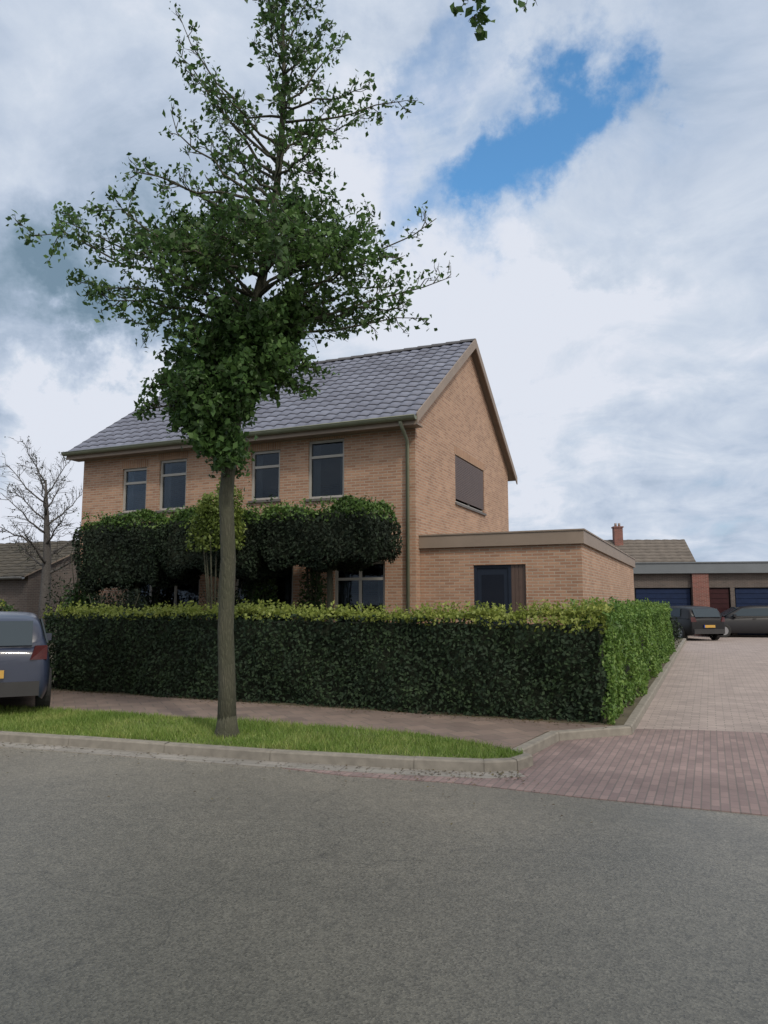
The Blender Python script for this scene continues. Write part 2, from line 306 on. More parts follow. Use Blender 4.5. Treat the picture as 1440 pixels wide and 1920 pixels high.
# ------------------------------------------------------------------ helpers
def tag(o, label=None, cat=None, group=None, kind=None):
    if label: o['label'] = label
    if cat: o['category'] = cat
    if group: o['group'] = group
    if kind: o['kind'] = kind
    return o
def empty(name, loc=(0, 0, 0), rz=0):
    o = bpy.data.objects.new(name, None); COL.objects.link(o); o.location = loc; o.rotation_euler = (0, 0, rz); o.empty_display_size = .2
    return o
def copy_tree(o, parent=None):
    c = o.copy(); COL.objects.link(c); c.parent = parent
    for ch in list(o.children): copy_tree(ch, c)
    return c
class MB:
    def __init__(s): s.v = []; s.f = []; s.uv = []; s.mi = []; s.sm = []
    def face(s, pts, uv=None, mi=0, smooth=False):
        b = len(s.v); s.v += [tuple(p) for p in pts]; s.f.append(tuple(range(b, b+len(pts))))
        s.uv.append(uv or [(0, 0)]*len(pts)); s.mi.append(mi); s.sm.append(smooth)
    def box(s, a, b, mi=0):
        x0, y0, z0 = a; x1, y1, z1 = b
        P = lambda x, y, z: (x, y, z)
        for pts, ax in (([(x0, y0, z0), (x1, y0, z0), (x1, y0, z1), (x0, y0, z1)], 'y'), ([(x1, y1, z0), (x0, y1, z0), (x0, y1, z1), (x1, y1, z1)], 'y'),
                    ([(x0, y1, z0), (x0, y0, z0), (x0, y0, z1), (x0, y1, z1)], 'x'), ([(x1, y0, z0), (x1, y1, z0), (x1, y1, z1), (x1, y0, z1)], 'x'),
                    ([(x0, y0, z1), (x1, y0, z1), (x1, y1, z1), (x0, y1, z1)], 'z'), ([(x0, y1, z0), (x1, y1, z0), (x1, y0, z0), (x0, y0, z0)], 'z')):
            uv = [((p[0], p[2]) if ax == 'y' else (p[1], p[2]) if ax == 'x' else (p[0], p[1])) for p in pts]
            s.face(pts, uv, mi)
    def tube(s, pts, rad, n=8, mi=0, cap=True):
        pts = [Vector(p) for p in pts]; rings = []
        base = len(s.v); prev = None
        for i, p in enumerate(pts):
            d = (pts[min(i+1, len(pts)-1)]-pts[max(i-1, 0)]).normalized()
            a = d.cross(Vector((0.13, .97, .2))) if prev is None else prev - d*prev.dot(d)
            a.normalize(); prev = a; c = d.cross(a)
            r = rad[i] if hasattr(rad, '__len__') else rad
            for k in range(n):
                t = 2*math.pi*k/n; s.v.append(tuple(p+(a*math.cos(t)+c*math.sin(t))*r))
        for i in range(len(pts)-1):
            for k in range(n):
                k2 = (k+1) % n
                s.f.append((base+i*n+k, base+i*n+k2, base+(i+1)*n+k2, base+(i+1)*n+k)); s.uv.append([(0, 0)]*4); s.mi.append(mi); s.sm.append(True)
        if cap:
            s.f.append(tuple(base+k for k in reversed(range(n)))); s.uv.append([(0, 0)]*n); s.mi.append(mi); s.sm.append(False)
            q = base+(len(pts)-1)*n; s.f.append(tuple(q+k for k in range(n))); s.uv.append([(0, 0)]*n); s.mi.append(mi); s.sm.append(False)
    def build(s, name, mats, parent=None, bevel=0.0):
        me = bpy.data.meshes.new(name); me.from_pydata(s.v, [], s.f); 
        ul = me.uv_layers.new(name='UVMap'); flat = [c for u in s.uv for p in u for c in p]; ul.data.foreach_set('uv', flat)
        me.polygons.foreach_set('material_index', s.mi); me.polygons.foreach_set('use_smooth', s.sm)
        for m in (mats if isinstance(mats, (list, tuple)) else [mats]): me.materials.append(m)
        me.update(); o = bpy.data.objects.new(name, me); COL.objects.link(o)
        if parent: o.parent = parent
        if bevel:
            bv = o.modifiers.new('bevel', 'BEVEL'); bv.width = bevel; bv.segments = 2; bv.limit_method = 'ANGLE'
        return o
def leaves(name, P, size, mats, parent=None, aspect=.55, N_=None, mi=None, jit=.35, extra=None):
    """P: (n,3) points; each becomes a small folded leaf. extra = (verts, faces) solid joined in (material 0)"""
    P = np.asarray(P, float); n = len(P)
    nr = rng.normal(size=(n, 3)) if N_ is None else N_ + rng.normal(size=(n, 3))*jit
    nr /= np.linalg.norm(nr, axis=1)[:, None]+1e-9
    t = np.cross(nr, rng.normal(size=(n, 3))); t /= np.linalg.norm(t, axis=1)[:, None]+1e-9
    b = np.cross(nr, t)
    s = (size*rng.uniform(.65, 1.35, n))[:, None] if not hasattr(size, '__len__') else np.asarray(size)[:, None]
    fold = nr*s*.14
    V = np.stack([P-t*s*.5, P+b*s*aspect*.5+fold, P+t*s*.5, P-b*s*aspect*.5+fold], 1).reshape(-1, 3)
    ev, ef = extra if extra else ([], [])
    nv = len(V)+len(ev)
    me = bpy.data.meshes.new(name)
    me.vertices.add(nv); allv = V if not len(ev) else np.concatenate([V, np.asarray(ev)]); me.vertices.foreach_set('co', allv.ravel())
    idx = (np.arange(n)[:, None]*4+np.array([[0, 1, 2, 3]])).ravel()
    ls = np.arange(n)*4; lt = np.full(n, 4)
    if len(ef):
        e = np.array([i+len(V) for f in ef for i in f]); idx = np.concatenate([idx, e])
        ls = np.concatenate([ls, n*4+np.arange(len(ef))*4]); lt = np.full(n+len(ef), 4)
    me.loops.add(len(idx)); me.loops.foreach_set('vertex_index', idx)
    me.polygons.add(len(ls)); me.polygons.foreach_set('loop_start', ls); me.polygons.foreach_set('loop_total', lt)
    M_ = np.zeros(len(ls), dtype=int)
    if mi is not None: M_[:n] = mi
    if len(ef): M_[n:] = len(mats)-1
    me.polygons.foreach_set('material_index', M_)
    for m in mats: me.materials.append(m)
    me.update(calc_edges=True); me.validate()
    o = bpy.data.objects.new(name, me); COL.objects.link(o)
    if parent: o.parent = parent
    return o

# ------------------------------------------------------------------ ground
def sheet(name, pts, z, m, kind='structure', thick=None):
    if sum(pts[i][0]*pts[(i+1)%len(pts)][1]-pts[(i+1)%len(pts)][0]*pts[i][1] for i in range(len(pts))) < 0: pts = pts[::-1]
    thick = thick or .03
    s = MB(); P = [(p[0], p[1], z) for p in pts]
    s.face(P)
    if thick:
        for i in range(len(P)):
            a = P[i]; b = P[(i+1) % len(P)]
            s.face([(a[0], a[1], z-thick), (b[0], b[1], z-thick), (b[0], b[1], z), (a[0], a[1], z)])
    o = s.build(name, m); tag(o, kind=kind); return o
U = Vector((.917, -.40)).normalized(); V_ = Vector((-U.y, U.x))   # across the house front / away from the street
sheet('terrain', [(-600, -300), (600, -300), (600, 900), (-600, 900)], -.03, M['terrain'])
# asphalt road in front
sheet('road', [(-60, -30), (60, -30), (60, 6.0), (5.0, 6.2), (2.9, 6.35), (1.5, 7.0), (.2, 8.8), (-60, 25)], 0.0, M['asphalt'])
c0 = Vector((2.86, 9.4))         # outer corner of the hedges
far = c0+V_*34
# side street of beige pavers, then the band of pink clinkers at its mouth
sheet('side_street', [(1.0, 8.6), (2.9, 6.2), (60, 6.0), (60, 48), (-8, 48), (c0.x-1, c0.y+2)], 0.004, M['paver_beige'])
sheet('clinker_band', [(-1.2, 7.55), (-.35, 7.12), (.63, 6.85), (1.64, 6.35), (2.9, 5.83), (6.5, 4.4), (30, -4), (30, 2), (9.0, 8.2), (4.0, 9.6), (2.7, 9.75), (.9, 8.3)], 0.008, M['paver_pink'])
# raised block with garden, footpath and verge
kerbline = [(-40, 21.0), (-16, 12.6), (-8, 9.93), (-4.5, 8.88), (-3.51, 8.57), (-1.14, 7.79), (.3, 7.42), (.95, 7.30), (1.25, 7.36), (1.42, 7.56), (1.35, 7.80)]
c1 = c0+V_*30
block = kerbline + [(2.0, 8.9), (c0.x+.12, c0.y-.1), (c1.x+.12, c1.y), (-60, c1.y+20), (-60, 28)]
sheet('garden_ground', block, .10, M['soil'], thick=.2)
# footpath between hedge and verge
hb = lambda t, o: (c0+U*(-t)+V_*o)      # along hedge front base
path = [(2.80, 9.31), tuple(hb(30, -.05)), tuple(hb(30, -2.2)), (-8.6, 12.3), (-4.81, 10.75), (-1.9, 9.72), (.3, 8.85), (.98, 8.22), (1.30, 7.86), (1.92, 8.94)]
sheet('footpath', path, .104, M['paver_path'])
# kerb stones as one raised edge
s = MB()
kl = [Vector(p) for p in kerbline]+[Vector((2.0, 8.9)), Vector((c0.x+.12, c0.y-.1)), Vector((c1.x+.12, c1.y))]
# resample into stones, with mitred joints
pts_ = []
for i in range(len(kl)-1):
    a, b = kl[i], kl[i+1]; L_ = (b-a).length; n_ = max(1, int(round(L_/1.0)))
    for k in range(n_): pts_.append(a.lerp(b, k/n_))
pts_.append(kl[-1])
nrm = []
for i in range(len(pts_)):
    d = (pts_[min(i+1, len(pts_)-1)]-pts_[max(i-1, 0)]).normalized(); nrm.append(Vector((d.y, -d.x)))
for i in range(len(pts_)-1):
    a, b = pts_[i], pts_[i+1]; qa, qb = nrm[i], nrm[i+1]; L_ = (b-a).length; e = .003/L_
    dz = rng.uniform(-.003, .003)
    def P_(t, off, z):
        p = a.lerp(b, t); q = qa.lerp(qb, t); return (p.x+q.x*off, p.y+q.y*off, z)
    prof = [(.06, -.02), (.052, .092+dz), (.038, .108+dz), (-.05, .111+dz), (-.05, .08)]
    A = [P_(e, *c) for c in prof]; B = [P_(1-e, *c) for c in prof]
    for k in range(4): s.face([A[k], B[k], B[k+1], A[k+1]])
    A2 = P_(e, .05, .085+dz); 
# mortar under the joints
for i in range(len(pts_)-1):
    a, b = pts_[i], pts_[i+1]; qa, qb = nrm[i], nrm[i+1]
    c = [(.045, -.02), (.045, .088), (.034, .103), (-.045, .104)]
    A = [(a.x+qa.x*o, a.y+qa.y*o, z) for o, z in c]; B = [(b.x+qb.x*o, b.y+qb.y*o, z) for o, z in c]
    for k in range(3): s.face([A[k], B[k], B[k+1], A[k+1]])
tag(s.build('kerb', M['kerb']), kind='structure')
# gutter strip of concrete along the kerb
gl = [(p[0], p[1]) for p in kerbline[:9]]
g2 = []
for i, p in enumerate(gl):
    a = Vector(gl[max(i-1, 0)]); b = Vector(gl[min(i+1, len(gl)-1)]); d = (b-a).normalized(); q = Vector((d.y, -d.x)); g2.append((p[0]+q.x*.30, p[1]+q.y*.30))
M['gutterstone'] = brickmat('gutter_stones', (.25, .235, .215), (.21, .20, .18), (.13, .12, .11), bw=.30, bh=.15, ms=.006, uv=False, rot=R(17))
sheet('road_gutter', [(p[0]+.0, p[1]-.0) for p in gl]+g2[::-1], .012, M['gutterstone'])
# verge : soil sheet + grass blades
verge = [(p[0]*1.0-.01, p[1]+.055) for p in kerbline[2:10]] + [(1.26, 7.80), (.95, 8.20), (.3, 8.80), (-1.9, 9.68), (-4.81, 10.70), (-8.6, 12.2)]
sheet('verge_soil', verge, .108, M['grass_soil'])
def inside(P, poly):
    x, y = P[:, 0], P[:, 1]; r = np.zeros(len(P), bool); n = len(poly)
    for i in range(n):
        x0, y0 = poly[i]; x1, y1 = poly[(i+1) % n]
        c = ((y0 > y) != (y1 > y)) & (x < (x1-x0)*(y-y0)/(y1-y0+1e-12)+x0); r ^= c
    return r
def grass(name, poly, dens, h, z, label):
    xs = [p[0] for p in poly]; ys = [p[1] for p in poly]
    n = int((max(xs)-min(xs))*(max(ys)-min(ys))*dens)
    P = np.column_stack([rng.uniform(min(xs), max(xs), n), rng.uniform(min(ys), max(ys), n)])
    P = P[inside(P, poly)]
    # patchiness: thin where the turf is worn
    wv = np.sin(P[:, 0]*2.3+1.1*np.sin(P[:, 1]*1.9))*np.sin(P[:, 1]*3.1+P[:, 0]*.7)
    P = P[rng.uniform(size=len(P)) < np.clip(.8+.4*wv, .3, 1)]
    n = len(P); a = rng.uniform(0, 2*np.pi, n); hh = h*rng.uniform(.5, 1.4, n)*(1+.3*np.sin(P[:, 0]*3)*np.cos(P[:, 1]*2.6))
    wd = .0045; lean = rng.normal(size=(n, 2))*.45*hh[:, None]
    b0 = np.column_stack([P[:, 0]-np.cos(a)*wd, P[:, 1]-np.sin(a)*wd, np.full(n, z)]); b1 = np.column_stack([P[:, 0]+np.cos(a)*wd, P[:, 1]+np.sin(a)*wd, np.full(n, z)])
    tp = np.column_stack([P+lean, z+hh])
    Vv = np.stack([b0, b1, tp], 1).reshape(-1, 3)
    me = bpy.data.meshes.new(name); me.vertices.add(len(Vv)); me.vertices.foreach_set('co', Vv.ravel())
    me.loops.add(3*n); me.loops.foreach_set('vertex_index', np.arange(3*n)); me.polygons.add(n)
    me.polygons.foreach_set('loop_start', np.arange(n)*3); me.polygons.foreach_set('loop_total', np.full(n, 3)); me.materials.append(M['grassblade']); me.update(calc_edges=True)
    o = bpy.data.objects.new(name, me); COL.objects.link(o); tag(o, label, 'grass', kind='stuff'); return o
grass('verge_grass', verge, 4200, .055, .106, 'green grass verge between the road kerb and the footpath')

# ------------------------------------------------------------------ hedges
def hedge(name, p0, p1, depth, h, dens, size, mats, frac_shoot, label, core=.17, top_extra=1.0, ends=True, z0=.1, side=1):
    """box hedge whose front base runs p0->p1 (2D), body to the left of that direction * side"""
    p0 = Vector(p0); p1 = Vector(p1); L_ = (p1-p0).length; d = (p1-p0)/L_; q = Vector((-d.y, d.x))*side
    root = empty(name, (p0.x, p0.y, z0), 0)
    def shell(n, f):
        return f(n)
    P = []; Nn = []
    def add(u, v, z, nn): P.append(np.column_stack([u, v, z])); Nn.append(np.tile(nn, (len(u), 1)))
    nf = int(L_*h*dens); nt = int(L_*depth*dens*top_extra); ne = int(depth*h*dens)
    wob = lambda u, z: .06*np.sin(u*1.7+z*2.3)+.045*np.sin(u*4.3-z*4.1)+.03*np.sin(u*9.7+z*7)
    tw = lambda u: .035*np.sin(u*1.3+.5)+.025*np.sin(u*3.7)+.02*np.sin(u*8.3)
    u = rng.uniform(0, L_, nf); z = rng.uniform(.0, h, nf); batter = .07*(z/h)
    add(u, wob(u, z)+batter+np.abs(rng.normal(size=nf))*.05-.03-.06*(1-z/h < .06), z, (0, -1, .35))
    u = rng.uniform(0, L_, nf//2); z = rng.uniform(.3, h, nf//2); add(u, depth-wob(u, z)-np.abs(rng.normal(size=nf//2))*.05, z, (0, 1, .35))
    u = rng.uniform(0, L_, nt); v = rng.uniform(0.04, depth-.04, nt)
    add(u, v, h+tw(u)-np.abs(rng.normal(size=nt))*.03+.012, (0, 0, 1))
    for e, sg in ((0, -1), (L_, 1)):
        v = rng.uniform(0, depth, ne); z = rng.uniform(0, h, ne); add(e-sg*(np.abs(rng.normal(size=ne))*.04+wob(v+e, z)*.5-.02), v, z, (sg, 0, .35))
    P = np.concatenate(P); Nn = np.concatenate(Nn)
    ms = (rng.uniform(size=len(P)) < frac_shoot*np.clip((P[:, 2]-(h-.13-.16*np.exp(-P[:, 0]/1.6)))/.15, 0, 1)**1.5).astype(int)
    if len(mats) > 3: ms[P[:, 0] < .10+.05*np.sin(P[:, 2]*9)] = 2  # sunlit side put into the colour: right end face takes brighter leaves
    # stray upright shoots above the clipped top
    k = int(L_*120*max(frac_shoot, .15)); su = rng.uniform(0, L_, k); sv = rng.uniform(0, depth, k); sh_ = rng.uniform(.02, .17, k)
    SP = []; 
    for j in range(3): SP.append(np.column_stack([su+rng.normal(size=k)*.015, sv+rng.normal(size=k)*.015, h+tw(su)+sh_*(j+1)/3]))
    SP = np.concatenate(SP); P = np.concatenate([P, SP]); Nn = np.concatenate([Nn, rng.normal(size=(len(SP), 3))]); ms = np.concatenate([ms, np.ones(len(SP), int)])
    X = p0.x*0+d.x*P[:, 0]+q.x*P[:, 1]; Y = d.y*P[:, 0]+q.y*P[:, 1]
    W = np.column_stack([X, Y, P[:, 2]]); NW = np.column_stack([d.x*Nn[:, 0]+q.x*Nn[:, 1], d.y*Nn[:, 0]+q.y*Nn[:, 1], Nn[:, 2]])
    leaves('foliage', W, size, mats[:-1], root, N_=NW, jit=.75, mi=ms)
    # inner mass of twigs: a lumpy box
    nx = max(2, int(L_/.25)); nz = 6; ny = 5
    s = MB()
    def pt(i, j, k_):
        uu = L_*i/nx; vv = depth*j/ny; zz = h*k_/nz
        c = core
        uu = min(max(uu, c), L_-c); vv = min(max(vv, c+.02), depth-c-.02); zz = min(zz, h-c*.75)
        n_ = .02*math.sin(uu*9+zz*7+vv*5)
        P2 = d*uu+q*(vv+n_); return (P2.x, P2.y, zz+n_*.6)
    for i in range(nx):
        for k_ in range(nz):
            s.face([pt(i, 0, k_), pt(i+1, 0, k_), pt(i+1, 0, k_+1), pt(i, 0, k_+1)]); s.face([pt(i+1, ny, k_), pt(i, ny, k_), pt(i, ny, k_+1), pt(i+1, ny, k_+1)])
        for j in range(ny): s.face([pt(i, j, nz), pt(i+1, j, nz), pt(i+1, j+1, nz), pt(i, j+1, nz)])
    for j in range(ny):
        for k_ in range(nz):
            s.face([pt(0, j+1, k_), pt(0, j, k_), pt(0, j, k_+1), pt(0, j+1, k_+1)]); s.face([pt(nx, j, k_), pt(nx, j+1, k_), pt(nx, j+1, k_+1), pt(nx, j, k_+1)])
    s.build('branches', mats[-1], root)
    tag(root, label, 'hedge'); return root
hL = hb(9.75, 0)
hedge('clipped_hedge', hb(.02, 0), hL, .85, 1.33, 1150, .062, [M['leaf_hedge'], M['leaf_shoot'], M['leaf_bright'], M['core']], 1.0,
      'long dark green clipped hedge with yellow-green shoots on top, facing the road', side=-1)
e1 = c0+V_*15.5
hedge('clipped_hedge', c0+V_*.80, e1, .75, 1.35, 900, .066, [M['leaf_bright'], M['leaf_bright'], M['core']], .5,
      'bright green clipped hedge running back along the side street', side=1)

# ------------------------------------------------------------------ trees
def bez(p0, p1, sag, n=7):
    p0 = Vector(p0); p1 = Vector(p1); m = (p0+p1)/2+Vector((0, 0, sag))
    return [(p0*(1-t)**2+m*2*t*(1-t)+p1*t*t) for t in [i/(n-1) for i in range(n)]]
class Tree:
    def __init__(s): s.wood = MB(); s.limb = MB(); s.pts = []; s.sz = []
    def twig(s, p, d, L_, r, nl, spread, size):
        q = p+d*L_; m = (p+q)/2+Vector(rng.normal(size=3))*L_*.09
        s.limb.tube([p, m, q], [r, r*.7, r*.3], 4, cap=False)
        for i in range(nl):
            t = rng.uniform(.1, 1.08); b = p.lerp(m, t*2) if t < .5 else m.lerp(q, t*2-1)
            s.pts.append(tuple(b+Vector(rng.normal(size=3))*spread)); s.sz.append(size*rng.uniform(.45, 1.45))
    def branch(s, p0, p1, r, sag=.1, ntw=14, tl=.45, nl=14, size=.07, spread=.05, start=.25, droop=0):
        c = bez(p0, p1, sag, 8); jit = [Vector((0, 0, 0))]+[Vector(rng.normal(size=3))*(Vector(p1)-Vector(p0)).length*.018 for _ in range(7)]
        c = [a+b for a, b in zip(c, jit)]
        s.limb.tube(c, [r*(1-.82*i/7) for i in range(8)], 6)
        for i in range(ntw):
            t = start+(1-start)*(i+rng.uniform())/ntw; k = min(int(t*7), 6); f = t*7-k; p = c[k].lerp(c[k+1], min(f, 1))
            ax = (c[k+1]-c[k]).normalized(); rd = Vector(rng.normal(size=3)); rd = (rd-ax*rd.dot(ax)).normalized()
            d = (ax*rng.uniform(.3, 1.0)+rd*rng.uniform(.5, 1)+Vector((0, 0, .15-droop))).normalized()
            L_ = tl*rng.uniform(.5, 1.25)*(1.15-.6*t)
            s.twig(p, d, L_, r*.22+.002, nl, spread, size)
            for h_ in range(2):
                p2 = p+d*L_*rng.uniform(.3, .8); d2 = (d+Vector(rng.normal(size=3))*.6).normalized(); s.twig(p2, d2, L_*.55, r*.12+.002, max(nl//2, 1), spread, size)
    def finish(s, name, base, barkm, leafm, label, cat='tree', group=None):
        root = empty(name, base); B = Vector(base)
        for m_ in (s.wood, s.limb): m_.v = [tuple(Vector(v)-B) for v in m_.v]
        if s.wood.f: s.wood.build('trunk', barkm, root)
        if s.limb.f: s.limb.build('limbs', barkm, root)
        if s.pts:
            P = np.array(s.pts)-np.array(B); leaves('crown', P, s.sz, [leafm], root, aspect=.62)
        tag(root, label, cat, group); return root

# street tree on the verge, in front of the house
T = Tree(); YB = 8.62
base = at(425, 1385, YB); base.z = .1
tp = [(425, 1385, 0), (426, 1290, .0), (423, 1180, .03), (428, 1050, .06), (424, 930, .05), (432, 840, .08), (445, 760, .1), (455, 680, .12), (470, 600, .12), (492, 520, .15), (508, 430, .15), (520, 340, .18), (528, 250, .2), (533, 150, .2), (530, 50, .22), (535, -60, .22), (540, -160, .22)]
tr = [.115, .098, .092, .088, .084, .08, .075, .07, .064, .058, .05, .043, .037, .03, .024, .017, .008]
TP = [at(a, b, YB+c) for a, b, c in tp]; TP[0] = Vector((base.x, base.y, .05))
T.wood.tube([TP[0]-Vector((0, 0, .05)), TP[0]+Vector((0, 0, .06)), TP[0]+Vector((0, 0, .14)), TP[0]+Vector((0, 0, .28))], [.20, .155, .125, .105], 16)
T.wood.tube(TP, tr, 14)
def tpt(py):
    for i in range(len(tp)-1):
        if tp[i][1] >= py >= tp[i+1][1]:
            return TP[i].lerp(TP[i+1], (tp[i][1]-py)/(tp[i][1]-tp[i+1][1]))
def rad(py):
    return max(.01, .012+.055*(py+160)/1500)
def lb(y0, px, py, dy, ntw=16, tl=.42, nl=15, sag=.12, size=.075, start=.25, k=.6, droop=0):
    T.branch(tpt(y0), at(px, py, YB+dy), rad(y0)*k, sag, ntw, tl, nl, size, .05, start, droop)
# wide middle tier, reaching left
for a in [(600, 60, 440, -.1), (590, 105, 400, .5), (560, 185, 390, -.5), (590, 150, 520, .3), (620, 200, 560, -.6), (640, 270, 600, .6), (560, 240, 430, .9), (520, 255, 470, -1.0), (560, 320, 410, -.2), (610, 300, 520, -.9)]:
    lb(*a, ntw=17, nl=13, sag=.15)
# middle tier, reaching right
for a in [(590, 700, 430, .2), (600, 730, 480, -.5), (600, 745, 540, .5), (640, 765, 575, -.3), (560, 690, 440, -.9), (560, 650, 400, .8), (620, 690, 590, .9), (520, 610, 390, -.4)]:
    lb(*a, ntw=15, nl=12, sag=.12)
for a in [(600, 820, 425, .1), (640, 845, 520, 0.1), (650, 790, 600, .6)]:
    lb(*a, ntw=12, nl=5, sag=.12)
# heart of the crown, front and back
for a in [(520, 400, 430, -1.1), (500, 480, 420, -1.2), (520, 560, 420, -1.0), (480, 440, 390, 1.1), (480, 560, 400, 1.2), (560, 380, 480, 1.3), (540, 600, 470, 1.1), (520, 340, 470, -.4), (560, 640, 470, -.8), (500, 520, 480, -1.4), (500, 300, 450, .2), (480, 650, 450, .3),
          (470, 400, 410, .3), (470, 560, 390, .1)]:
    lb(*a, ntw=17, nl=15, tl=.5)
# low dense crown
for a in [(760, 330, 700, 0), (780, 325, 760, .5), (770, 350, 730, -.6), (740, 335, 670, .7), (700, 370, 640, -.5), (790, 345, 790, -.2), (800, 395, 800, .5), (720, 400, 660, .9), (690, 430, 590, -.7), (680, 500, 600, -.6), (700, 540, 640, .1), (700, 530, 660, -.5), (690, 550, 590, .5), (720, 520, 700, .6),
          (720, 460, 700, -.7), (740, 470, 680, .8), (670, 450, 560, .7), (650, 550, 560, -.3), (650, 590, 580, .4), (780, 400, 740, -.5), (800, 410, 830, .2), (820, 420, 860, -.2), (800, 395, 820, -.3), (760, 440, 760, -.4), (700, 470, 640, -.3), (690, 420, 640, .2)]:
    lb(*a, ntw=19, nl=27, tl=.36, sag=.02, start=.1, size=.08)
# sprays hanging left of the low crown
for a in [(760, 262, 765, .1), (760, 285, 720, -.4), (720, 570, 735, .1), (690, 600, 690, 0)]:
    lb(*a, ntw=12, nl=12, tl=.26)
# open, sparsely leaved top
for a in [(420, 250, 310, .1), (380, 255, 320, -.5), (400, 315, 215, .1), (300, 350, 140, -.2), (330, 330, 90, .3), (310, 320, 40, .1), (360, 430, 280, -.8), (340, 420, 250, .6), (280, 395, 150, -.4), (220, 390, 190, .7), (380, 370, 260, .9), (150, 500, 20, -.6), (100, 490, -60, .4)]:
    lb(*a, ntw=10, nl=6, tl=.34, sag=-.12, k=.75)
for a in [(230, 775, 187, .1), (260, 700, 210, .5), (200, 690, 165, -.5), (200, 640, 70, .3), (140, 610, 40, .5), (100, 590, -40, .2), (280, 600, 235, .4), (330, 600, 260, -.6), (300, 610, 330, .7), (180, 560, 90, -.4)]:
    lb(*a, ntw=10, nl=6, tl=.32, sag=-.1, k=.75)
for py in (380, 340, 300, 260, 220, 180, 140, 100, 60, 20, -20, -60, -100):
    for j in range(2):
        lb(py, 530+rng.uniform(-55, 75), py-rng.uniform(30, 100), rng.uniform(-.5, .5), ntw=6, nl=4, tl=.28, sag=0, k=.5)
T.finish('street_tree', base, M['bark'], M['leaf_street'], 'tall slender street tree on the grass verge with wide dark crown and open top')

# overhanging tree beside the photographer, only a spray of its leaves hangs into the frame
T2 = Tree(); b2 = Vector((4.6, 1.6, 0))
T2.wood.tube([b2+Vector((0, 0, -.02)), b2+Vector((-.05, .1, 2.2)), b2+Vector((-.2, .2, 4.2)), b2+Vector((-.3, .3, 6.2))], [.14, .11, .085, .04], 12)
t1 = b2+Vector((-.18, .18, 4.0))
T2.branch(t1, at(900, -90, 3.4), .045, .5, 12, .4, 9, .075, .05, .3)
T2.branch(t1+Vector((0, 0, .6)), at(1050, -200, 4.0), .04, .4, 14, .45, 10, .075)
for a in ((4.4, -1.2, 6.2), (6.2, 1.0, 6.0), (5.4, 3.2, 6.4), (3.4, 2.8, 6.9), (4.8, 1.6, 7.4), (5.6, 0.2, 7.0)):
    T2.branch(t1+Vector((0, 0, rng.uniform(0, 1.4))), Vector(a), .045, .2, 16, .6, 12, .08)
tipb = at(898, -20, 3.45)
T2.branch(at(900, -90, 3.4), at(900, 60, 3.45), .006, 0, 7, .08, 7, .05, .014, .1)
T2.branch(at(900, -90, 3.4), at(866, 20, 3.5), .005, 0, 4, .07, 5, .045, .012, .3)
T2.branch(at(1000, -110, 3.6), at(985, 22, 3.6), .005, 0, 4, .09, 4, .045, .015, .3)
T2.limb.tube([t1, at(1000, -110, 3.6)], [.03, .006], 6)
T2.finish('overhanging_tree', b2, M['bark'], M['leaf_street'], 'tree beside the road whose leafy twigs hang into the top of the view')

# roof-trained garden trees: flat clipped slabs of foliage on bare stems
def slab_tree(cx_, cy_, w_, d_, z0, z1, label, dens=900, mats=None, group=None, trunk=True, size=.075):
    root = empty('clipped_tree', (cx_, cy_, .1), math.atan2(U.y, U.x)); h = z1-z0
    n = int(2*(w_*h+d_*h+w_*d_)*dens)
    P = []; Nn = []
    area = np.array([w_*h, w_*h, d_*h, d_*h, w_*d_, w_*d_]); ns = (n*area/area.sum()).astype(int)
    for k, m_ in enumerate(ns):
        a = rng.uniform(-.5, .5, m_); b = rng.uniform(-.5, .5, m_); e = np.abs(rng.normal(size=m_))*.06
        if k < 2: sg = -1 if k == 0 else 1; P.append(np.column_stack([a*w_, sg*(d_/2-e+.04*np.sin(a*w_*4+b*6)), b*h])); Nn.append(np.tile((0, sg, .2), (m_, 1)))
        elif k < 4: sg = -1 if k == 2 else 1; P.append(np.column_stack([sg*(w_/2-e), a*d_, b*h])); Nn.append(np.tile((sg, 0, .2), (m_, 1)))
        else: sg = -1 if k == 4 else 1; P.append(np.column_stack([a*w_, b*d_, sg*(h/2-e*.7+.04*np.sin(a*w_*3.1+b*2))])); Nn.append(np.tile((0, 0, sg), (m_, 1)))
    P = np.concatenate(P); Nn = np.concatenate(Nn)
    P[:, :2] *= (1-.16*(2*np.abs(P[:, 2:3])/h)**3)
    P[:, 2] += .07*np.sin(P[:, 0]*2.7+cx_)+.05*np.sin(P[:, 0]*6.1+P[:, 1]*4)+rng.normal(size=len(P))*.02
    P[:, 1] += .06*np.sin(P[:, 0]*3.4+P[:, 2]*4+cx_)
    k = int(w_*d_*60); ex = rng.uniform(-.5, .5, (k, 2))*[w_, d_]; ez = rng.uniform(0, .16, k)+h/2
    P = np.concatenate([P, np.column_stack([ex, ez]), np.column_stack([ex+rng.normal(size=(k, 2))*.02, ez*.93])]); Nn = np.concatenate([Nn, rng.normal(size=(2*k, 3))])
    P[:, 2] += (z0+z1)/2-.1
    ms = (rng.uniform(size=len(P)) < np.clip((P[:, 2]-(z1-.1-.34))/.24, 0, .95)).astype(int)  # painted top light: more of the lighter leaves towards the top
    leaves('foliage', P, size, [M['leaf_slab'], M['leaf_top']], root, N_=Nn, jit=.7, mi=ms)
    s = MB(); k = .16; s.box((-w_/2+k, -d_/2+k, z0+k-.1), (w_/2-k, d_/2-k, z1-k-.1)); s.build('branches', M['core'], root)
    if trunk:
        s = MB(); s.tube([(0, 0, -.05), (.02, 0, z0*.5), (-.02, .02, z0+.2)], [.08, .065, .055], 10)
        s.build('trunk', M['bark'], root)
    return tag(root, label, 'tree', group)
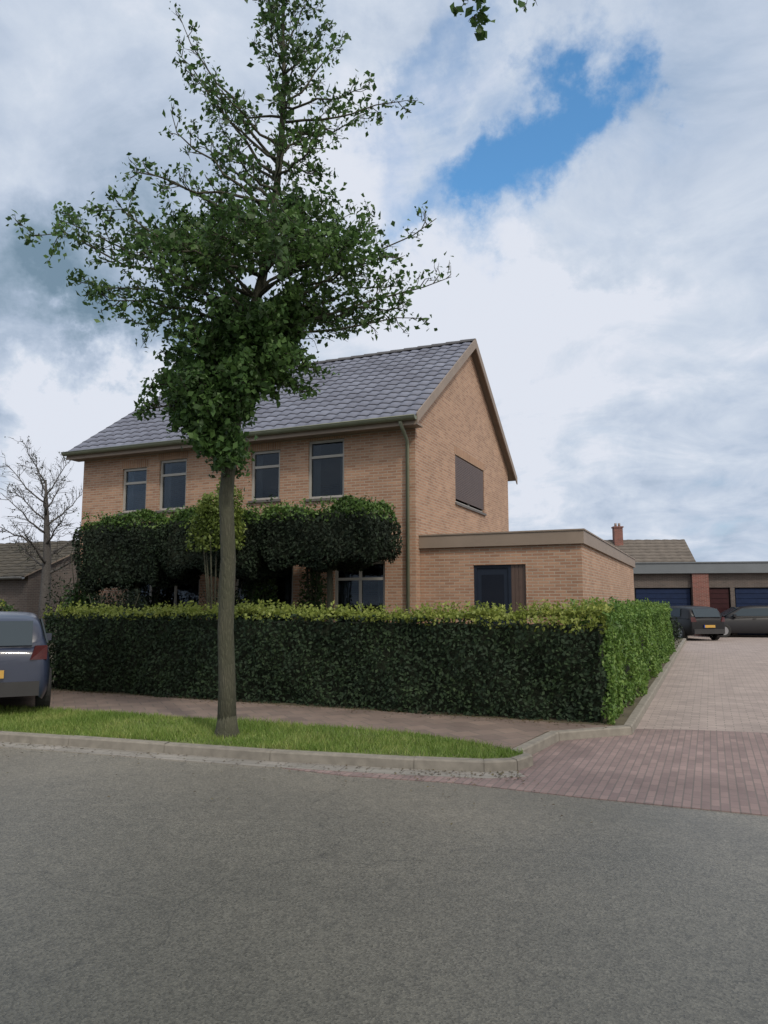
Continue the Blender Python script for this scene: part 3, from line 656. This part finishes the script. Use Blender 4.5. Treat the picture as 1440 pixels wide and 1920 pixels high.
def hp(a, b): p = Vector((.68, 15.7))+U*a+V_*b; return p
GT = 'flat clipped trees in the front garden'
p = hp(-1.35, -1.35); slab_tree(p.x, p.y, 2.5, 1.6, 2.35, 3.5, 'flat-topped clipped garden tree nearest the brick corner of the house', group=GT)
p = hp(-3.85, -1.35); slab_tree(p.x, p.y, 2.5, 1.6, 2.2, 3.5, 'middle flat-topped clipped tree, just right of the street tree trunk', group=GT)
p = hp(-6.3, -1.35); slab_tree(p.x, p.y, 2.4, 1.6, 2.0, 3.5, 'flat-topped clipped garden tree at the left end of the house', group=GT)
# shrubs
def shrub(x, y, r, h, m, label, n=5000, size=.07, flat=1.0, name='shrub', cat='shrub', group=None, lift=0):
    root = empty(name, (x, y, .1)); P = []
    for k in range(26):
        c = rng.normal(size=3); c /= np.linalg.norm(c); c = c*rng.uniform(.3, .8); c[2] = abs(c[2])*1.0
        m_ = n//26; d = rng.normal(size=(m_, 3)); d /= np.linalg.norm(d, axis=1)[:, None]; rr = rng.uniform(.2, .42)
        P.append((c+d*rr*rng.uniform(.6, 1.08, (m_, 1))))
    P = np.concatenate(P)*np.array([r, r, h*.82]); P[:, 2] += h*.15; P = P[P[:, 2] > 0]; P[:, 2] = np.minimum(P[:, 2], h*1.1)
    if lift: P[:, 2] = lift+P[:, 2]*(h-lift)/h
    leaves('foliage', P, size, [m], root)
    s = MB()
    for k in range(7):
        a = 2*math.pi*k/7; s.tube([(0, 0, -.05), (math.cos(a)*r*.25, math.sin(a)*r*.25, h*.4), (math.cos(a)*r*.55, math.sin(a)*r*.55, h*.8)], [.03, .02, .006], 6)
    s.build('stem', M['bark'], root)
    return tag(root, label, cat, group)
p = hp(-3.15, -2.7); shrub(p.x, p.y, .6, 4.15, M['leaf_shrub'], 'yellow-green young tree in the front garden, behind the street tree trunk', 4200, .08, lift=2.5, name='young_tree', cat='tree')
p = hp(-3.5, -.55); shrub(p.x, p.y, .5, 4.3, M['leaf_clip'], 'dark green shrub climbing below the upper windows', 6500, .08)
p = hp(-2.2, -.5); shrub(p.x, p.y, .42, 4.1, M['leaf_clip'], 'narrow green shrub under the upper window nearest the corner', 2500, .08)
p = hp(-7.95, -1.3); shrub(p.x, p.y, .6, 3.3, M['leaf_clip'], 'rounded dark shrub at the left corner of the house', 6000, .08)
p = hp(-6.6, -1.0); shrub(p.x, p.y, 1.0, 2.4, M['leaf_slab'], 'low dark evergreen under the left clipped trees', 5000, .07)
p = hp(-3.9, -1.2); shrub(p.x, p.y, 1.1, 2.4, M['leaf_slab'], 'low dark evergreen in the middle of the front garden', 6000, .07)
p = hp(-5.3, -3.1); shrub(p.x, p.y, .9, 2.1, M['leaf_slab'], 'low dark evergreen just behind the hedge near the trunk', 5000, .07)
p = hp(-8.3, -1.0); shrub(p.x, p.y, 1.0, 2.5, M['leaf_slab'], 'dark evergreen filling the left end of the front garden', 5000, .07)

# ------------------------------------------------------------------ house
H = empty('detached_house', (.68, 15.7, .1), math.atan2(U.y, U.x))
tag(H, 'brick detached house with grey tiled gable roof and flat-roofed side wing', 'house')
WL, GW, EZ, RZ = -9.5, 8.1, 5.62, 8.45
def wall_front(x0, x1, z0, z1, y, openings, s, rev=.13):
    xs = sorted({x0, x1, *[o[0] for o in openings], *[o[1] for o in openings]}); zs = sorted({z0, z1, *[o[2] for o in openings], *[o[3] for o in openings]})
    for i in range(len(xs)-1):
        for j in range(len(zs)-1):
            cxm = (xs[i]+xs[i+1])/2; czm = (zs[j]+zs[j+1])/2
            if any(o[0] < cxm < o[1] and o[2] < czm < o[3] for o in openings): continue
            q = [(xs[i], y, zs[j]), (xs[i+1], y, zs[j]), (xs[i+1], y, zs[j+1]), (xs[i], y, zs[j+1])]
            s.face(q, [(a[0], a[2]) for a in q])
    for (a, b, c, d) in openings:
        for q in ([(a, y, c), (a, y, d), (a, y+rev, d), (a, y+rev, c)], [(b, y, d), (b, y, c), (b, y+rev, c), (b, y+rev, d)], [(a, y, d), (b, y, d), (b, y+rev, d), (a, y+rev, d)], [(b, y, c), (a, y, c), (a, y+rev, c), (b, y+rev, c)]):
            s.face(q, [(v[1]+v[0], v[2]) for v in q])
def wall_side(y0, y1, z0, z1, x, openings, s, rev=.13, apex=None):
    t = MB(); wall_front(y0, y1, z0, z1, 0, openings, t, -rev)
    for f, uv in zip(t.f, t.uv):
        q = [(x+t.v[i][1], t.v[i][0], t.v[i][2]) for i in f]; s.face(q, uv)
    if apex:
        q = [(x, y0, z1), (x, y1, z1), (x, (y0+y1)/2, apex)]; s.face(q, [(a[1], a[2]) for a in q])
def window(x0, x1, z0, z1, y, parent, mull=1, side=False, shutter=False, sill=True, name='window', trans=0, curtain=True):
    """frame+pane set in an opening. built in x/z plane at depth y; side -> plane x=const (y is x), opening runs along y"""
    fw = .06; r0, r1 = .05, .115
    def mp(p):  # p=(along, into, z)
        return (y-p[1], p[0], p[2]) if side else (p[0], y+p[1], p[2])
    def bx(s, a, b):
        t = MB(); t.box(a, b)
        for f in t.f: 
            q = [mp(t.v[i]) for i in f]; s.face(q)
    f = MB()
    bx(f, (x0, r0, z0), (x0+fw, r1, z1)); bx(f, (x1-fw, r0, z0), (x1, r1, z1)); bx(f, (x0+fw, r0, z1-fw), (x1-fw, r1, z1)); bx(f, (x0+fw, r0, z0), (x1-fw, r1, z0+fw))
    for k in range(1, mull+1):
        c = x0+(x1-x0)*k/(mull+1); bx(f, (c-.03, r0+.003, z0+fw), (c+.03, r1-.003, z1-fw))
    if trans: bx(f, (x0+fw, r0+.005, trans-.03), (x1-fw, r1-.005, trans+.03))
    wo = f.build(name, M['white'], parent)
    pn = MB(); bx(pn, (x0+fw, .085, z0+fw), (x1-fw, .095, z1-fw)); pn.build('pane', M['glass'], wo)
    if curtain and (x1-x0) > .6:
        wv = (x1-x0)*.2
        for (ca, cb) in ((x0+.02, x0+.02+wv), (x1-.02-wv, x1-.02)):
            n_ = 14; t = MB()
            for k in range(n_):
                u0 = ca+(cb-ca)*k/n_; u1 = ca+(cb-ca)*(k+1)/n_; d0 = .22+.02*math.sin(k*1.9); d1 = .22+.02*math.sin((k+1)*1.9)
                t.face([mp((u0, d0, z0-.1)), mp((u1, d1, z0-.1)), mp((u1, d1, z1)), mp((u0, d0, z1))], smooth=True)
            t.build('curtain', M['curtain'], wo)
    if sill:
        sl_ = MB(); bx(sl_, (x0-.04, -.05, z0-.06), (x1+.04, .045, z0-.002)); sl_.build('sill', M['sill'], wo)
    if shutter:
        sh_ = MB(); n_ = int((z1-z0-.1)/.045)
        for k in range(n_):
            zz = z1-.04-k*.045; bx(sh_, (x0+.03, .012, zz-.04), (x1-.03, .035, zz)); 
        bx(sh_, (x0+.03, .022, z1-.04-n_*.045), (x1-.03, .028, z1-.03))
        sh_.build('roller_shutter', M['shutter'], wo)
    return wo
UO = [(-8.15, -7.35, 3.8, 4.95), (-6.95, -6.1, 3.8, 5.08), (-4.2, -3.4, 3.9, 5.08), (-2.65, -1.72, 3.85, 5.2)]
GO = [(-7.9, -5.6, .75, 2.4), (-4.6, -3.0, .1, 2.4), (-1.95, -.72, .75, 2.4)]
s = MB()
wall_front(WL, 0, 0, EZ, 0, UO+GO, s)
SG = [(2.75, 5.35, 3.98, 5.2)]
wall_side(0, GW, 0, EZ, 0, SG, s, apex=RZ)
# back and left walls
q = [(WL, GW, 0), (WL, 0, 0), (WL, 0, EZ), (WL, GW, EZ)]; s.face(q, [(a[1], a[2]) for a in q])
q = [(WL, GW, EZ), (WL, 0, EZ), (WL, GW/2, RZ)]; s.face(q, [(a[1], a[2]) for a in q])
q = [(0, GW, 0), (WL, GW, 0), (WL, GW, EZ), (0, GW, EZ)]; s.face(q, [(a[0], a[2]) for a in q])
s.build('wall', M['brick'], H)
for i, o in enumerate(UO): window(*o, 0, H, mull=0, trans=o[3]-.38)
window(*GO[0], 0, H, mull=2); window(*GO[1], 0, H, mull=1, sill=False); window(*GO[2], 0, H, mull=1, trans=2.02)
window(*SG[0], 0, H, mull=1, side=True, shutter=True, curtain=False)
# rowlock lintels over openings (soldier course, proud by 4 mm)
M['soldier'] = brickmat('soldier_course', (.33, .19, .115), (.25, .135, .08), (.34, .28, .22), bw=.0625, bh=.21, ms=.008, offs=0)
for o in GO+UO:
    s = MB(); q = [(o[0]-.05, -.004, o[3]), (o[1]+.05, -.004, o[3]), (o[1]+.05, -.004, o[3]+.2), (o[0]-.05, -.004, o[3]+.2)]
    s.face(q, [(a[0], a[2]-o[3]) for a in q]); s.build('lintel', M['soldier'], H)
for o in SG:
    s = MB(); q = [(.004, o[0]-.05, o[3]), (.004, o[1]+.05, o[3]), (.004, o[1]+.05, o[3]+.2), (.004, o[0]-.05, o[3]+.2)]
    s.face(q, [(a[1], a[2]-o[3]) for a in q]); s.build('lintel', M['soldier'], H)
# roof : pantiles as real waves
def pantile_roof(name, x0, x1, e0, e1, parent, m, tw=.30, th=.34, amp=.015):
    """e0=(y,z) eave, e1=(y,z) ridge"""
    e0 = Vector(e0); e1 = Vector(e1); L_ = (e1-e0).length; d = (e1-e0)/L_; nn = Vector((-d.y, d.x))
    if nn.y < 0: nn = -nn
    seg = 6; nx = int((x1-x0)/tw*seg); rows = int(L_/th)+1; s = MB(); 
    for r_ in range(rows):
        a = r_*th; b = min(a+th, L_); base = len(s.v)
        for (t, up) in ((a, .022), (b, .004)):
            for i in range(nx+1):
                x = x0+(x1-x0)*i/nx; ph = (x-x0)/tw*2*math.pi; hgt = up+amp*(math.sin(ph)+.35*math.sin(2*ph+.6))+.035
                p_ = e0+d*t+nn*hgt; s.v.append((x, p_.x, p_.y))
        for i in range(nx):
            s.f.append((base+i, base+i+1, base+nx+2+i, base+nx+1+i)); s.mi.append(0); s.sm.append(True)
            xa = (x1-x0)*i/nx; xb = (x1-x0)*(i+1)/nx; s.uv.append([(xa, a+.001), (xb, a+.001), (xb, b-.001), (xa, b-.001)])
        # butt ends of the course
        b2_ = len(s.v)
        for i in range(nx+1):
            v = s.v[base+i]; s.v.append((v[0], v[1]-nn.x*.028, v[2]-nn.y*.028))
        for i in range(nx):
            s.f.append((b2_+i, b2_+i+1, base+i+1, base+i)); s.mi.append(0); s.sm.append(False); s.uv.append([(xa, a), (xa, a), (xa, a), (xa, a)])
    # underside deck
    p0 = e0; p1 = e1
    s.face([(x0, p0.x, p0.y), (x0, p1.x, p1.y), (x1, p1.x, p1.y), (x1, p0.x, p0.y)], mi=1)
    for x in (x0, x1):
        q0 = e0+nn*.05; q1 = e1+nn*.05
        s.face([(x, p0.x, p0.y), (x, p1.x, p1.y), (x, q1.x, q1.y), (x, q0.x, q0.y)], mi=1)
    return s.build(name, [m, M['fascia']], parent)
sl_ = (RZ-EZ)/(GW/2); OV = .42; rz = RZ+.06
rf = pantile_roof('roof', WL-.22, .2, (-OV, rz-(GW/2+OV)*sl_), (GW/2, rz), H, M['roof'])
pantile_roof('roof_slope', WL-.22, .2, (GW+OV, rz-(GW/2+OV)*sl_), (GW/2, rz), rf, M['roof'])
s = MB()
nb = int((.42-WL)/.4)
for k in range(nb):
    xa = WL-.22+k*(.42-WL)/nb; xb = xa+(.42-WL)/nb*1.0; pts = []
    for (x, r_) in ((xa, .125), (xb, .105)):
        pts.append([(x, GW/2+math.cos(t)*r_, rz+.01+math.sin(t)*r_*.85) for t in [math.pi*j/8 for j in range(9)]])
    for j in range(8): s.face([pts[0][j], pts[1][j], pts[1][j+1], pts[0][j+1]], [(xa, 0)]*4, smooth=True)
    s.face(pts[0][::-1], [(xa, 0)]*9)
s.build('ridge_tiles', M['roof'], rf)
# verge boards on the gable
s = MB()
for sg in (0, 1):
    for (xx) in (.2,):
        y0 = -OV if sg == 0 else GW+OV; z0 = rz-(GW/2+OV)*sl_
        a = Vector((y0, z0)); b = Vector((GW/2, rz)); 
        q = [(xx+.012, a.x, a.y-.12), (xx+.012, b.x, b.y-.16), (xx+.012, b.x, b.y+.10), (xx+.012, a.x, a.y+.10)]
        s.face(q if sg == 0 else q[::-1]); q2 = [(v[0]-.03, v[1], v[2]) for v in q]; s.face(q2[::-1] if sg == 0 else q2)
        s.face([q[3], q[2], q2[2], q2[3]]); s.face([q[0], q[1], q2[1], q2[0]]); s.face([q[0], q[3], q2[3], q2[0]])
s.build('verge_board', M['fascia'], H)
# soffit + fascia + gutter on the front eave
ze = rz-(GW/2+OV)*sl_
s = MB(); s.box((WL-.2, -OV+.02, ze-.13), (.18, -.003, ze-.10)); s.box((WL-.2, -OV-.0, ze-.15), (.18, -OV+.02, ze+.03)); s.build('soffit', M['fascia'], H)
def gutter(x0, x1, y, z, parent, m, r=.075):
    s = MB()
    A = [math.pi+math.pi*j/8 for j in range(9)]
    for i, rr in enumerate((r, r-.008)):
        for j in range(8):
            q = [(x0, y+math.cos(A[j])*rr, z+math.sin(A[j])*rr), (x1, y+math.cos(A[j])*rr, z+math.sin(A[j])*rr), (x1, y+math.cos(A[j+1])*rr, z+math.sin(A[j+1])*rr), (x0, y+math.cos(A[j+1])*rr, z+math.sin(A[j+1])*rr)]
            s.face(q if i else q[::-1], smooth=True)
    for x in (x0, x1): s.face([(x, y+math.cos(a)*r, z+math.sin(a)*r) for a in A])
    s.tube([(x0, y-r, z), (x1, y-r, z)], .012, 8)
    return s.build('gutter', m, parent)
gutter(WL-.22, .2, -OV-.08, ze+.02, H, M['gutter'], .085)
s = MB(); s.tube([(-.16, -OV-.08, ze-.06), (-.16, -.28, ze-.25), (-.16, -.07, ze-.42), (-.16, -.07, .02)], .04, 10); s.build('downpipe', M['gutter'], H)
# chimney-free ridge; side wing
WX, WD, WH = 3.40, 11.2, 2.66
DO = [(1.18, 1.95, .02, 2.28)]; PO = [(1.95, 2.28, .02, 2.28)]
s = MB(); wall_front(.003, WX, 0, WH, .25, [(1.18, 2.28, .02, 2.28)], s)
wall_side(.25, WD, 0, WH, WX, [], s)
q = [(WX, WD, 0), (0, WD, 0), (0, WD, WH), (WX, WD, WH)]; s.face(q, [(a[0], a[2]) for a in q])
s.build('wing_wall', M['brick'], H)
s = MB(); s.box((.003, .17, WH+.0), (WX+.06, WD+.1, WH+.26)); s.box((.003, .15, WH+.261), (WX+.08, WD+.13, WH+.29)); s.build('wing_roof', M['fascia'], H, bevel=.006)
# door with side panel
s = MB(); s.box((1.18, .29, .02), (1.24, .36, 2.28)); s.box((1.91, .29, .02), (1.97, .36, 2.28)); s.box((1.24, .29, 2.22), (1.91, .36, 2.28)); 
dr = s.build('door', M['door'], H)
s = MB(); s.box((1.24, .315, .03), (1.91, .35, 2.22)); lf = s.build('door_leaf', M['door'], dr)
s = MB(); s.box((1.34, .308, 1.15), (1.81, .314, 2.08)); s.build('pane', M['doorglass'], dr)
s = MB(); s.tube([(1.83, .315, 1.0), (1.83, .26, 1.0), (1.75, .26, 1.0)], .01, 8); s.build('handle', M['zinc'], dr)
s = MB()
for k in range(4): s.box((1.97+k*.0775, .30, .02), (1.97+k*.0775+.073, .35, 2.28))
s.box((1.97, .32, .02), (2.28, .34, 2.28)); s.build('side_panel', M['shutter'], H)

# ------------------------------------------------------------------ neighbouring house beyond the wing
def box_house(name, loc, rz_, w_, d_, ez, rz2, label, wallm, wins, roofm, chim=None, ov=.3):
    """front along local x (faces -y), gables at x ends, ridge along x"""
    r = empty(name, loc, rz_); s = MB(); wall_front(0, w_, 0, ez, 0, wins, s)
    for x in (0, w_):
        q = [(x, 0, 0), (x, d_, 0), (x, d_, ez), (x, d_/2, rz2), (x, 0, ez)]; s.face(q if x else q[::-1], [(a[1], a[2]) for a in (q if x else q[::-1])])
    q = [(w_, d_, 0), (0, d_, 0), (0, d_, ez), (w_, d_, ez)]; s.face(q, [(a[0], a[2]) for a in q]); s.build('wall', wallm, r)
    sl2 = (rz2-ez)/(d_/2); rr = rz2+.05
    a = pantile_roof('roof', -.15, w_+.15, (-ov, rr-(d_/2+ov)*sl2), (d_/2, rr), r, roofm, tw=.6, th=.34)
    pantile_roof('roof_slope', -.15, w_+.15, (d_+ov, rr-(d_/2+ov)*sl2), (d_/2, rr), a, roofm, tw=.6, th=.34)
    gutter(-.15, w_+.15, -ov-.06, rr-(d_/2+ov)*sl2, r, M['zinc'])
    for o in wins: window(*o, 0, r, mull=1)
    if chim:
        s = MB(); s.box((chim[0]-.28, chim[1]-.28, chim[2]), (chim[0]+.28, chim[1]+.28, chim[3])); s.box((chim[0]-.33, chim[1]-.33, chim[3]+.001), (chim[0]+.33, chim[1]+.33, chim[3]+.09))
        for k in (-.12, .12): s.tube([(chim[0]+k, chim[1], chim[3]+.09), (chim[0]+k, chim[1], chim[3]+.32)], .08, 8)
        s.build('chimney', M['brick_red'], a)
    return tag(r, label, 'house')
pb = at(1120, 1150, 31)
box_house('bungalow', (13.9, 46.5, 0), R(-4), 5.9, 7.0, 2.9, 5.75, 'low beige brick bungalow with chimney beyond the side wing', M['brick_far'], [(.6, 1.9, .9, 2.2), (3.0, 4.4, .9, 2.2)], M['roof_umber'], chim=(1.6, 3.2, 5.0, 6.6))
# ------------------------------------------------------------------ garage row at the end of the side street
g = empty('garage_row', (12.35, 37.4, 0), R(-10)); tag(g, 'low garage row with dark blue doors and a red brick pier, ending the side street', 'garage')
s = MB(); gz = 3.05; doors = [(.25, 2.95, .05, 2.35), (3.75, 4.75, .05, 2.35), (4.95, 7.2, .05, 2.35), (7.5, 9.9, .05, 2.35), (10.5, 13, .05, 2.35)]
wall_front(0, 14, 0, gz, 0, doors, s, .2)
for x in (0, 14):
    q = [(x, 0, 0), (x, 6, 0), (x, 6, gz), (x, 0, gz)]; s.face(q, [(a[1], a[2]) for a in q])
q = [(14, 6, 0), (0, 6, 0), (0, 6, gz), (14, 6, gz)]; s.face(q, [(a[0], a[2]) for a in q])
M['brick_dark'] = brickmat('dark_brick', (.10, .075, .065), (.07, .055, .05), (.13, .12, .11), stain=.2)
s.build('wall', M['brick_dark'], g)
s = MB(); s.box((-.25, -.3, gz), (14.25, 6.2, gz+.5)); s.box((-.3, -.35, gz+.501), (14.3, 6.25, gz+.56)); 
M['roofedge'] = simple('roof_edge', (.11, .125, .14), .6, var=.1, scale=1)
s.build('roof', M['roofedge'], g)
for d_, m_ in zip(doors, ('navy', 'maroon', 'navy', 'orange', 'navy')):
    s = MB(); n_ = 9; 
    s.box((d_[0]+.05, .12, d_[2]), (d_[1]-.05, .16, d_[3]-.05))
    for k in range(n_):
        z = d_[2]+(d_[3]-d_[2]-.05)*k/n_; s.box((d_[0]+.06, .09, z+.012), (d_[1]-.06, .119, z+(d_[3]-d_[2]-.05)/n_-.012))
    dd = s.build('garage_door', M[m_], g)
    s = MB(); s.box(((d_[0]+d_[1])/2-.1, .06, 1.0), ((d_[0]+d_[1])/2+.1, .089, 1.03)); s.build('handle', M['zinc'], dd)
s = MB(); s.box((2.96, -.22, 0), (3.72, -.003, gz-.01)); s.build('pier', M['brick_red'], g)
# left background
pl = at(70, 1150, 34)
box_house('bungalow', (-21.5, 30.5, 0), R(-22), 9.2, 7.0, 2.6, 4.1, 'low dark brick bungalow beyond the parked car', M['brick_dark'], [(5.2, 6.6, .9, 2.2), (1.0, 3.0, .9, 2.2)], M['roof_brown'])
# bare tree beyond the car
T3 = Tree(); b3 = Vector((-11.2, 24.5, .1))
T3.wood.tube([b3-Vector((0, 0, .1)), b3+Vector((.05, 0, 1.5)), b3+Vector((0, .1, 3.0)), b3+Vector((-.1, .1, 4.4)), b3+Vector((-.15, 0, 5.6))], [.2, .17, .13, .08, .03], 10)
for k in range(16):
    a = k*2.4; z = 2.4+k*.2; L_ = 1.7-.05*k; p0 = b3+Vector((-.02*k/2, .05, z))
    T3.branch(p0, p0+Vector((math.cos(a)*L_-.25, math.sin(a)*L_, .9+.03*k)), .05-.0015*k, -.1, 18, .7, 2, .06, .03, .15)
T3.finish('bare_tree', b3, M['bark_grey'], M['leaf_conifer'], 'small nearly leafless tree at the left edge of the view')
# low planting at the end of the side hedge and in front of the garages
shrub(9.25, 25.2, .75, 1.5, M['leaf_conifer'], 'dark rounded shrub at the far end of the bright hedge', 4000, .09)
shrub(16.0, 36.2, .8, 1.0, M['leaf_clip'], 'low shrub in front of the red brick pier', 3000, .1)
for (x, y, r_, h_, lab) in ((-17.5, 27.5, 1.6, 1.7, 'dark shrub before the low bungalow at the left edge'), (-12.6, 24.0, 1.5, 1.5, 'dark shrub at the foot of the bare tree')):
    shrub(x, y, r_, h_, M['leaf_clip'], lab, 5000, .1)
# second, lower hedge that closes the plot behind the car
hedge('clipped_hedge', (-9.3, 17.3), (-17.5, 20.8), .8, 1.45, 350, .09, [M['leaf_clip'], M['leaf_shoot'], M['core']], .3, 'further green hedge behind the parked car at the left edge', side=-1)

# ------------------------------------------------------------------ cars
def make_car(paint, L_=4.1, W_=1.76, Hh=1.48):
    """hatchback, length along +y (nose), origin at ground centre"""
    root = empty('parked_car')
    def loft(st, m, name, cap=True, mi=None):
        s = MB(); n = len(st[0]); base = 0
        for r_ in st: s.v += r_
        for i in range(len(st)-1):
            for k in range(n-1):
                s.f.append((i*n+k, i*n+k+1, (i+1)*n+k+1, (i+1)*n+k)); s.uv.append([(0, 0)]*4); s.sm.append(True); s.mi.append(0)
        if cap:
            for i in (0, len(st)-1):
                f = tuple(i*n+k for k in range(n)); s.f.append(f if i else f[::-1]); s.uv.append([(0, 0)]*n); s.sm.append(False); s.mi.append(0)
        return s
    # lower body : (y, half width, bottom z, top z)
    B = [(-2.05, .70, .36, .82), (-2.03, .80, .28, .94), (-1.9, .86, .22, 1.0), (-1.5, .88, .2, 1.0), (-.6, .88, .2, .98), (.5, .88, .2, .95), (1.1, .875, .2, .93), (1.6, .85, .22, .84), (1.9, .78, .27, .74), (2.05, .62, .34, .62)]
    st = []
    for (y, hw, z0, z1) in B:
        h = z1-z0; half = [(hw*.90, z0), (hw*.98, z0+h*.15), (hw, z0+h*.45), (hw*.985, z0+h*.72), (hw*.94, z0+h*.93), (hw*.84, z1)]
        st.append([(x, y, z) for x, z in half]+[(0, y, z1+.015)]+[(-x, y, z) for x, z in half[::-1]])
    b = loft(st, None, 'body').build('body', M[paint], root)
    b.modifiers.new('sub', 'SUBSURF').levels = 1; b.modifiers['sub'].render_levels = 2
    # cabin: paint roof + pillars; glass inset
    C_ = [(-1.98, .70, .93, .97), (-1.80, .70, .93, 1.30), (-1.62, .68, .93, 1.42), (-1.0, .67, .93, 1.475), (-.2, .67, .93, 1.48), (.35, .66, .93, 1.42), (.75, .68, .92, 1.24), (1.25, .74, .90, .94)]
    st = []
    for (y, tw_, z0, z1) in C_:
        h = z1-z0; bw = .83
        lo = [(bw, z0), (bw-(bw-tw_)*.55, z0+h*.5), (tw_+.03, z0+h*.85), (tw_-.05, z1-.012), (tw_*.5, z1)]
        st.append([(x, y, z) for x, z in lo]+[(0, y, z1+.006)]+[(-x, y, z) for x, z in lo[::-1]])
    c = loft(st, None, 'cabin').build('roof', M[paint], root); c.modifiers.new('sub', 'SUBSURF').levels = 1; c.modifiers['sub'].render_levels = 2
    # glass panels just proud of the cabin
    def panel(name, pts, m, off, th=.012):
        s = MB(); P = [Vector(p) for p in pts]; n = (P[1]-P[0]).cross(P[2]-P[0]).normalized()*off
        top = [p+n for p in P]; bot = [p-n*.5 for p in P]; s.face(top)
        for i in range(len(P)): j = (i+1) % len(P); s.face([bot[i], bot[j], top[j], top[i]])
        return s.build(name, m, root, bevel=0)
    panel('rear_window', [(-.60, -1.985, 1.0), (.60, -1.985, 1.0), (.60, -1.80, 1.345), (-.60, -1.80, 1.345)], M['carglass'], .012)
    panel('windscreen', [(.66, 1.22, .975), (-.66, 1.22, .975), (-.56, .50, 1.385), (.56, .50, 1.385)], M['carglass'], .012)
    for sx in (1, -1):
        q = [(sx*.822, -1.25, 1.0), (sx*.822, .95, .985), (sx*.735, .42, 1.33), (sx*.72, -1.15, 1.37)]
        panel('side_window', q if sx > 0 else q[::-1], M['carglass'], .016)
        panel('rear_light', ([(sx*.58, -2.055, .80), (sx*.80, -1.99, .80), (sx*.80, -1.965, 1.0), (sx*.64, -2.03, 1.0)] if sx > 0 else [(sx*.80, -1.99, .80), (sx*.58, -2.055, .80), (sx*.64, -2.03, 1.0), (sx*.80, -1.965, 1.0)]), M['redlight'], .02)
        q = [(sx*.76, 1.915, .60), (sx*.50, 2.045, .58), (sx*.50, 1.99, .68), (sx*.76, 1.83, .73)]
        panel('headlight', q if sx > 0 else q[::-1], M['headlight'], .02)
        s = MB(); s.box((sx*.86-.09, .72, .95), (sx*.86+.09, .84, 1.07)); s.build('mirror', M[paint], root, bevel=.03)
        s = MB(); s.box((sx*.889-.006, -.15, .86), (sx*.889+.006, .0, .885)); s.build('door_handle', M['plastic'], root)
    s = MB(); s.box((-.72, -2.09, .30), (.72, -1.9, .50)); s.build('bumper', M['plastic'], root, bevel=.03)
    s = MB(); s.box((-.70, 1.93, .27), (.70, 2.07, .42)); s.build('bumper', M['plastic'], root, bevel=.03)
    s = MB(); s.box((-.26, -2.105, .56), (.26, -2.07, .67)); pl_ = s.build('licence_plate', M['yellow'], root)
    s = MB(); s.box((-.262, -2.107, .558), (-.222, -2.072, .672)); s.build('plate_strip', M['blueplate'], pl_)
    for sx in (1, -1):
        for y in (-1.28, 1.28):
            s = MB(); n = 24
            prof = [(-.10, .20), (-.10, .29), (-.08, .315), (.08, .315), (.10, .29), (.10, .20)]
            rings = [[(sx*.80+a*1.0, y+math.cos(t)*r_, .315+math.sin(t)*r_) for a, r_ in prof] for t in [2*math.pi*k/n for k in range(n)]]
            for k in range(n):
                for j in range(len(prof)-1): s.face([rings[k][j], rings[k][j+1], rings[(k+1) % n][j+1], rings[(k+1) % n][j]], smooth=True)
            wh = s.build('wheel', M['rubber'], root)
            s = MB(); s.tube([(sx*.86, y, .315), (sx*.885, y, .315)], .20, 20)
            s.build('rim', M['rim'], wh)
    return root
c1_ = make_car('car_navy'); c1_.location = (-6.04, 11.5, .1); c1_.scale = (.93,)*3; c1_.rotation_euler = (0, 0, R(26)); tag(c1_, 'dark blue hatchback seen from behind at the left end of the hedge', 'car')
c2_ = make_car('car_grey'); c2_.location = (17.2, 35.4, 0); c2_.rotation_euler = (0, 0, R(80)); tag(c2_, 'dark grey car parked in front of the garage row', 'car')
c3_ = make_car('car_black'); c3_.location = (13.3, 33.6, 0); c3_.rotation_euler = (0, 0, R(12)); tag(c3_, 'black car parked at the far end of the bright hedge', 'car')
for o in (c2_, c3_): o['group'] = 'cars parked at the end of the side street'

# ------------------------------------------------------------------ small ground details
# leaf litter and grit gathered along the kerb and under the hedge: nobody could count it
n = 500; k = rng.integers(2, 8, n); t = rng.uniform(size=n); kp = np.array(kerbline)
a = kp[k]; b = kp[k+1]; d = b-a; d /= np.linalg.norm(d, axis=1)[:, None]; q = np.column_stack([d[:, 1], -d[:, 0]])
off = .08+np.abs(rng.normal(size=n))*.22+(rng.uniform(size=n) < .15)*rng.uniform(0, 1.6, n)
P = a+(b-a)*t[:, None]+q*off[:, None]
P = np.column_stack([P, np.full(n, .018)])
m = 900; u = rng.uniform(0, 9.6, m); v = -np.abs(rng.normal(size=m))*.18
Q = np.array([c0.x, c0.y])-np.outer(u, U)+np.outer(v, V_); Q = np.column_stack([Q, np.full(m, .109)])
M['litter'] = leafmat('leaf_litter', (.05, .035, .018), (.10, .07, .03), (.14, .13, .05), .1)
o = leaves('leaf_litter', np.concatenate([P, Q]), .028, [M['litter']], None, N_=np.tile((0, 0, 1.), (n+m, 1)), jit=.15)
tag(o, 'dry leaf litter along the kerb and at the foot of the hedge', 'leaf litter', kind='stuff')
